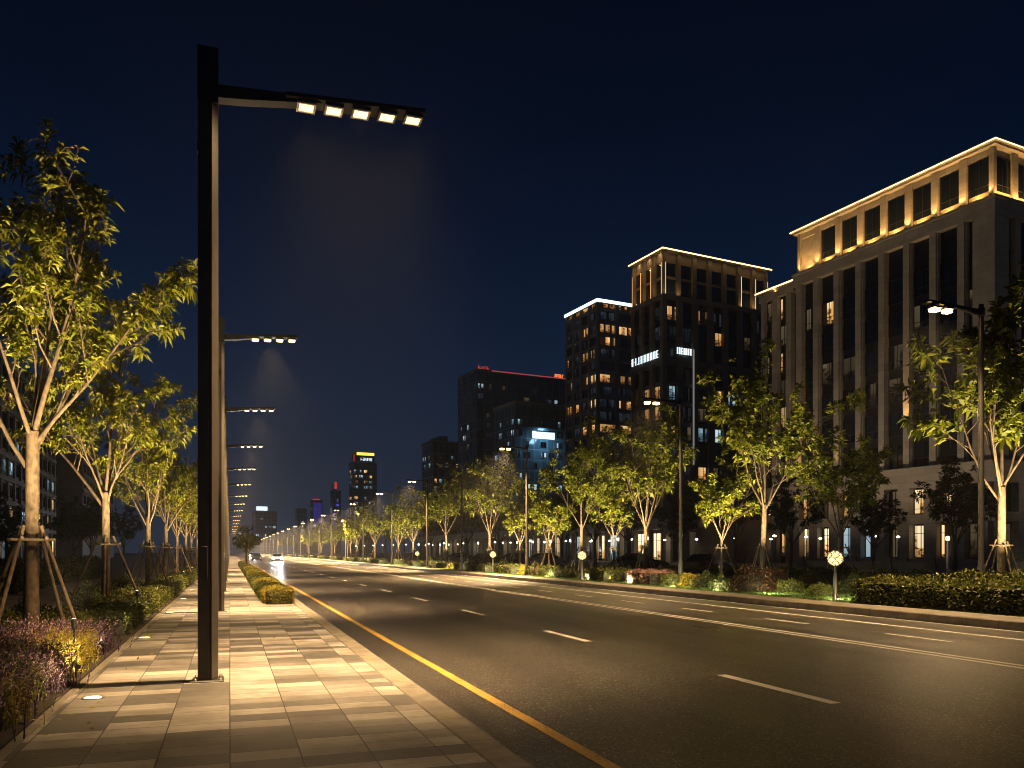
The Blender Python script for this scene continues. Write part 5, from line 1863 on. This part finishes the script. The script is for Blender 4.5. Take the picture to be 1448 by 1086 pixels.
# ------------------------------------------------------------------ cars
def make_car(paint, label, loc, rotz, lights=False, group='parked cars across the road'):
    """saloon facing local -Y"""
    r = thing('car', label, 'car', loc, rotz, group)
    # lower body: sections along the length, each a ring of 12 points
    def sec(y, w, zb, zs, zt):
        return [(-w * .86, y, zb), (-w, y, zb + .12), (-w, y, zs - .12), (-w * .95, y, zs), (-w * .7, y, zt), (0, y, zt + .015), (w * .7, y, zt), (w * .95, y, zs),
                (w, y, zs - .12), (w, y, zb + .12), (w * .86, y, zb), (0, y, zb)]
    S = [sec(-2.28, .62, .34, .56, .6), sec(-2.2, .78, .24, .66, .72), sec(-1.8, .88, .2, .74, .84), sec(-1.0, .91, .19, .84, .95), sec(0, .92, .19, .88, .97), sec(1.0, .92, .19, .89, .98),
         sec(1.7, .9, .2, .86, .98), sec(2.15, .82, .26, .78, .92), sec(2.3, .66, .4, .68, .8)]
    bd = MB()
    bd.loft(S, 0, True, True)
    def cab(y, w, z):
        return [(-w, y, z), (w, y, z)]
    roof = MB()
    ys_ = [(-.95, .76, .955), (-.25, .6, 1.4), (.5, .62, 1.46), (1.0, .6, 1.4), (1.75, .7, .985)]
    rings = [[(-w, y, z), (-w * .5, y, z + .02), (w * .5, y, z + .02), (w, y, z)] for y, w, z in ys_[1:4]]
    vs = [p for q in rings for p in q]
    roof.add(vs, [(a * 4 + i, a * 4 + i + 1, a * 4 + 5 + i, a * 4 + 4 + i) for a in range(2) for i in range(3)], 0, True)
    body_o = bd.build('body', paint, r)
    roof.build('roof', paint, r)
    def quad(name, pts):
        mm_ = MB()
        mm_.add(pts, [(0, 1, 2, 3)])
        mm_.build(name, 'glass', r)
    quad('windscreen', [(-.76, -.95, .955), (.76, -.95, .955), (.6, -.25, 1.4), (-.6, -.25, 1.4)])
    quad('rear_window', [(.7, 1.75, .985), (-.7, 1.75, .985), (-.6, 1.0, 1.4), (.6, 1.0, 1.4)])
    for s_ in (-1, 1):
        sd = MB()
        sd.add([(s_ * .8, -.9, .93), (s_ * .82, .4, .95), (s_ * .8, 1.7, .96), (s_ * .6, 1.0, 1.4), (s_ * .62, .5, 1.46), (s_ * .6, -.25, 1.4)], [(0, 1, 2, 3, 4, 5)])
        sd.build('side_window', 'glass', r)
        hl = MB().bevbox(s_ * .6 - .16, s_ * .6 + .16, -2.235, -2.12, .56, .68, .02)
        hl.build('headlight', 'headlight' if lights else 'glass', r)
        tl = MB().bevbox(s_ * .6 - .16, s_ * .6 + .16, 2.2, 2.3, .66, .78, .02)
        tl.build('taillight', 'taillight' if lights else 'hedge_red', r)
        for yy in (-1.38, 1.36):
            tm = MB()
            x0 = s_ * .80
            tm.tube([(x0 - .1, yy, .32), (x0 + .1, yy, .32)], [.32, .32], 18)
            to = tm.build('wheel', 'rubber', r)
            rm = MB()
            rm.tube([(x0 + s_ * .101, yy, .32), (x0 + s_ * .115, yy, .32)], [.2, .18], 12)
            rm.build('rim', 'steel', to)
        if lights:
            spot('headlight_beam', r, (s_ * .6, -2.3, .62), (s_ * .55, -12, 0.0), 9000, 100, 1.0, (.85, .93, 1), .06)
    MB().bevbox(-.42, .42, -2.3, -2.2, .36, .52, .02).build('grille', 'black_metal', r)
    return r


make_car('car_white', 'oncoming white car with bright headlights far down the road', (7.9, 150, ROAD_Z), R(-1), True, 'cars on the road')
make_car('car_silver', 'added second oncoming car with lit headlights, far behind the first', (6.2, 250, ROAD_Z), R(-1), True, 'cars on the road')  # this lit car and the next are added for glow down the road
make_car('car_white', 'added third oncoming car with lit headlights at the very end of the road', (9.4, 330, ROAD_Z), R(-1), True, 'cars on the road')
make_car('car_dark', 'dark car following close behind the oncoming car at the left', (5.0, 168, ROAD_Z), 0, False, 'cars on the road')
for i, (u, d, p) in enumerate([(690, 88, 'car_dark'), (905, 66, 'car_dark'), (775, 84, 'car_silver'), (733, 90, 'car_dark'), (655, 96, 'car_silver'), (1000, 62, 'car_dark')]):
    x, y = PD(u, d)
    make_car(p, '%s parked car on the plaza, %s paint, seen between the verge trees' % (ORD[i], p[4:]), (x, y, VERGE_Z), R(80 + 7 * i), False)

# ------------------------------------------------------------------ haze over the whole place
hm = bpy.data.materials.new('night_haze')
hm.use_nodes = True
ht = hm.node_tree
ht.nodes.clear()
ho = ht.nodes.new('ShaderNodeOutputMaterial')
hv = ht.nodes.new('ShaderNodeVolumePrincipled')
hv.inputs['Color'].default_value = (0.86, 0.9, 1.0, 1)
hv.inputs['Density'].default_value = 0.0003
hv.inputs['Anisotropy'].default_value = 0.35
ht.links.new(hv.outputs[0], ho.inputs['Volume'])
hm.cycles.volume_sampling = 'EQUIANGULAR'
tag(MB().box(-420, 700, -60, 1300, -1.3, 90).build('haze', hm), kind='stuff')
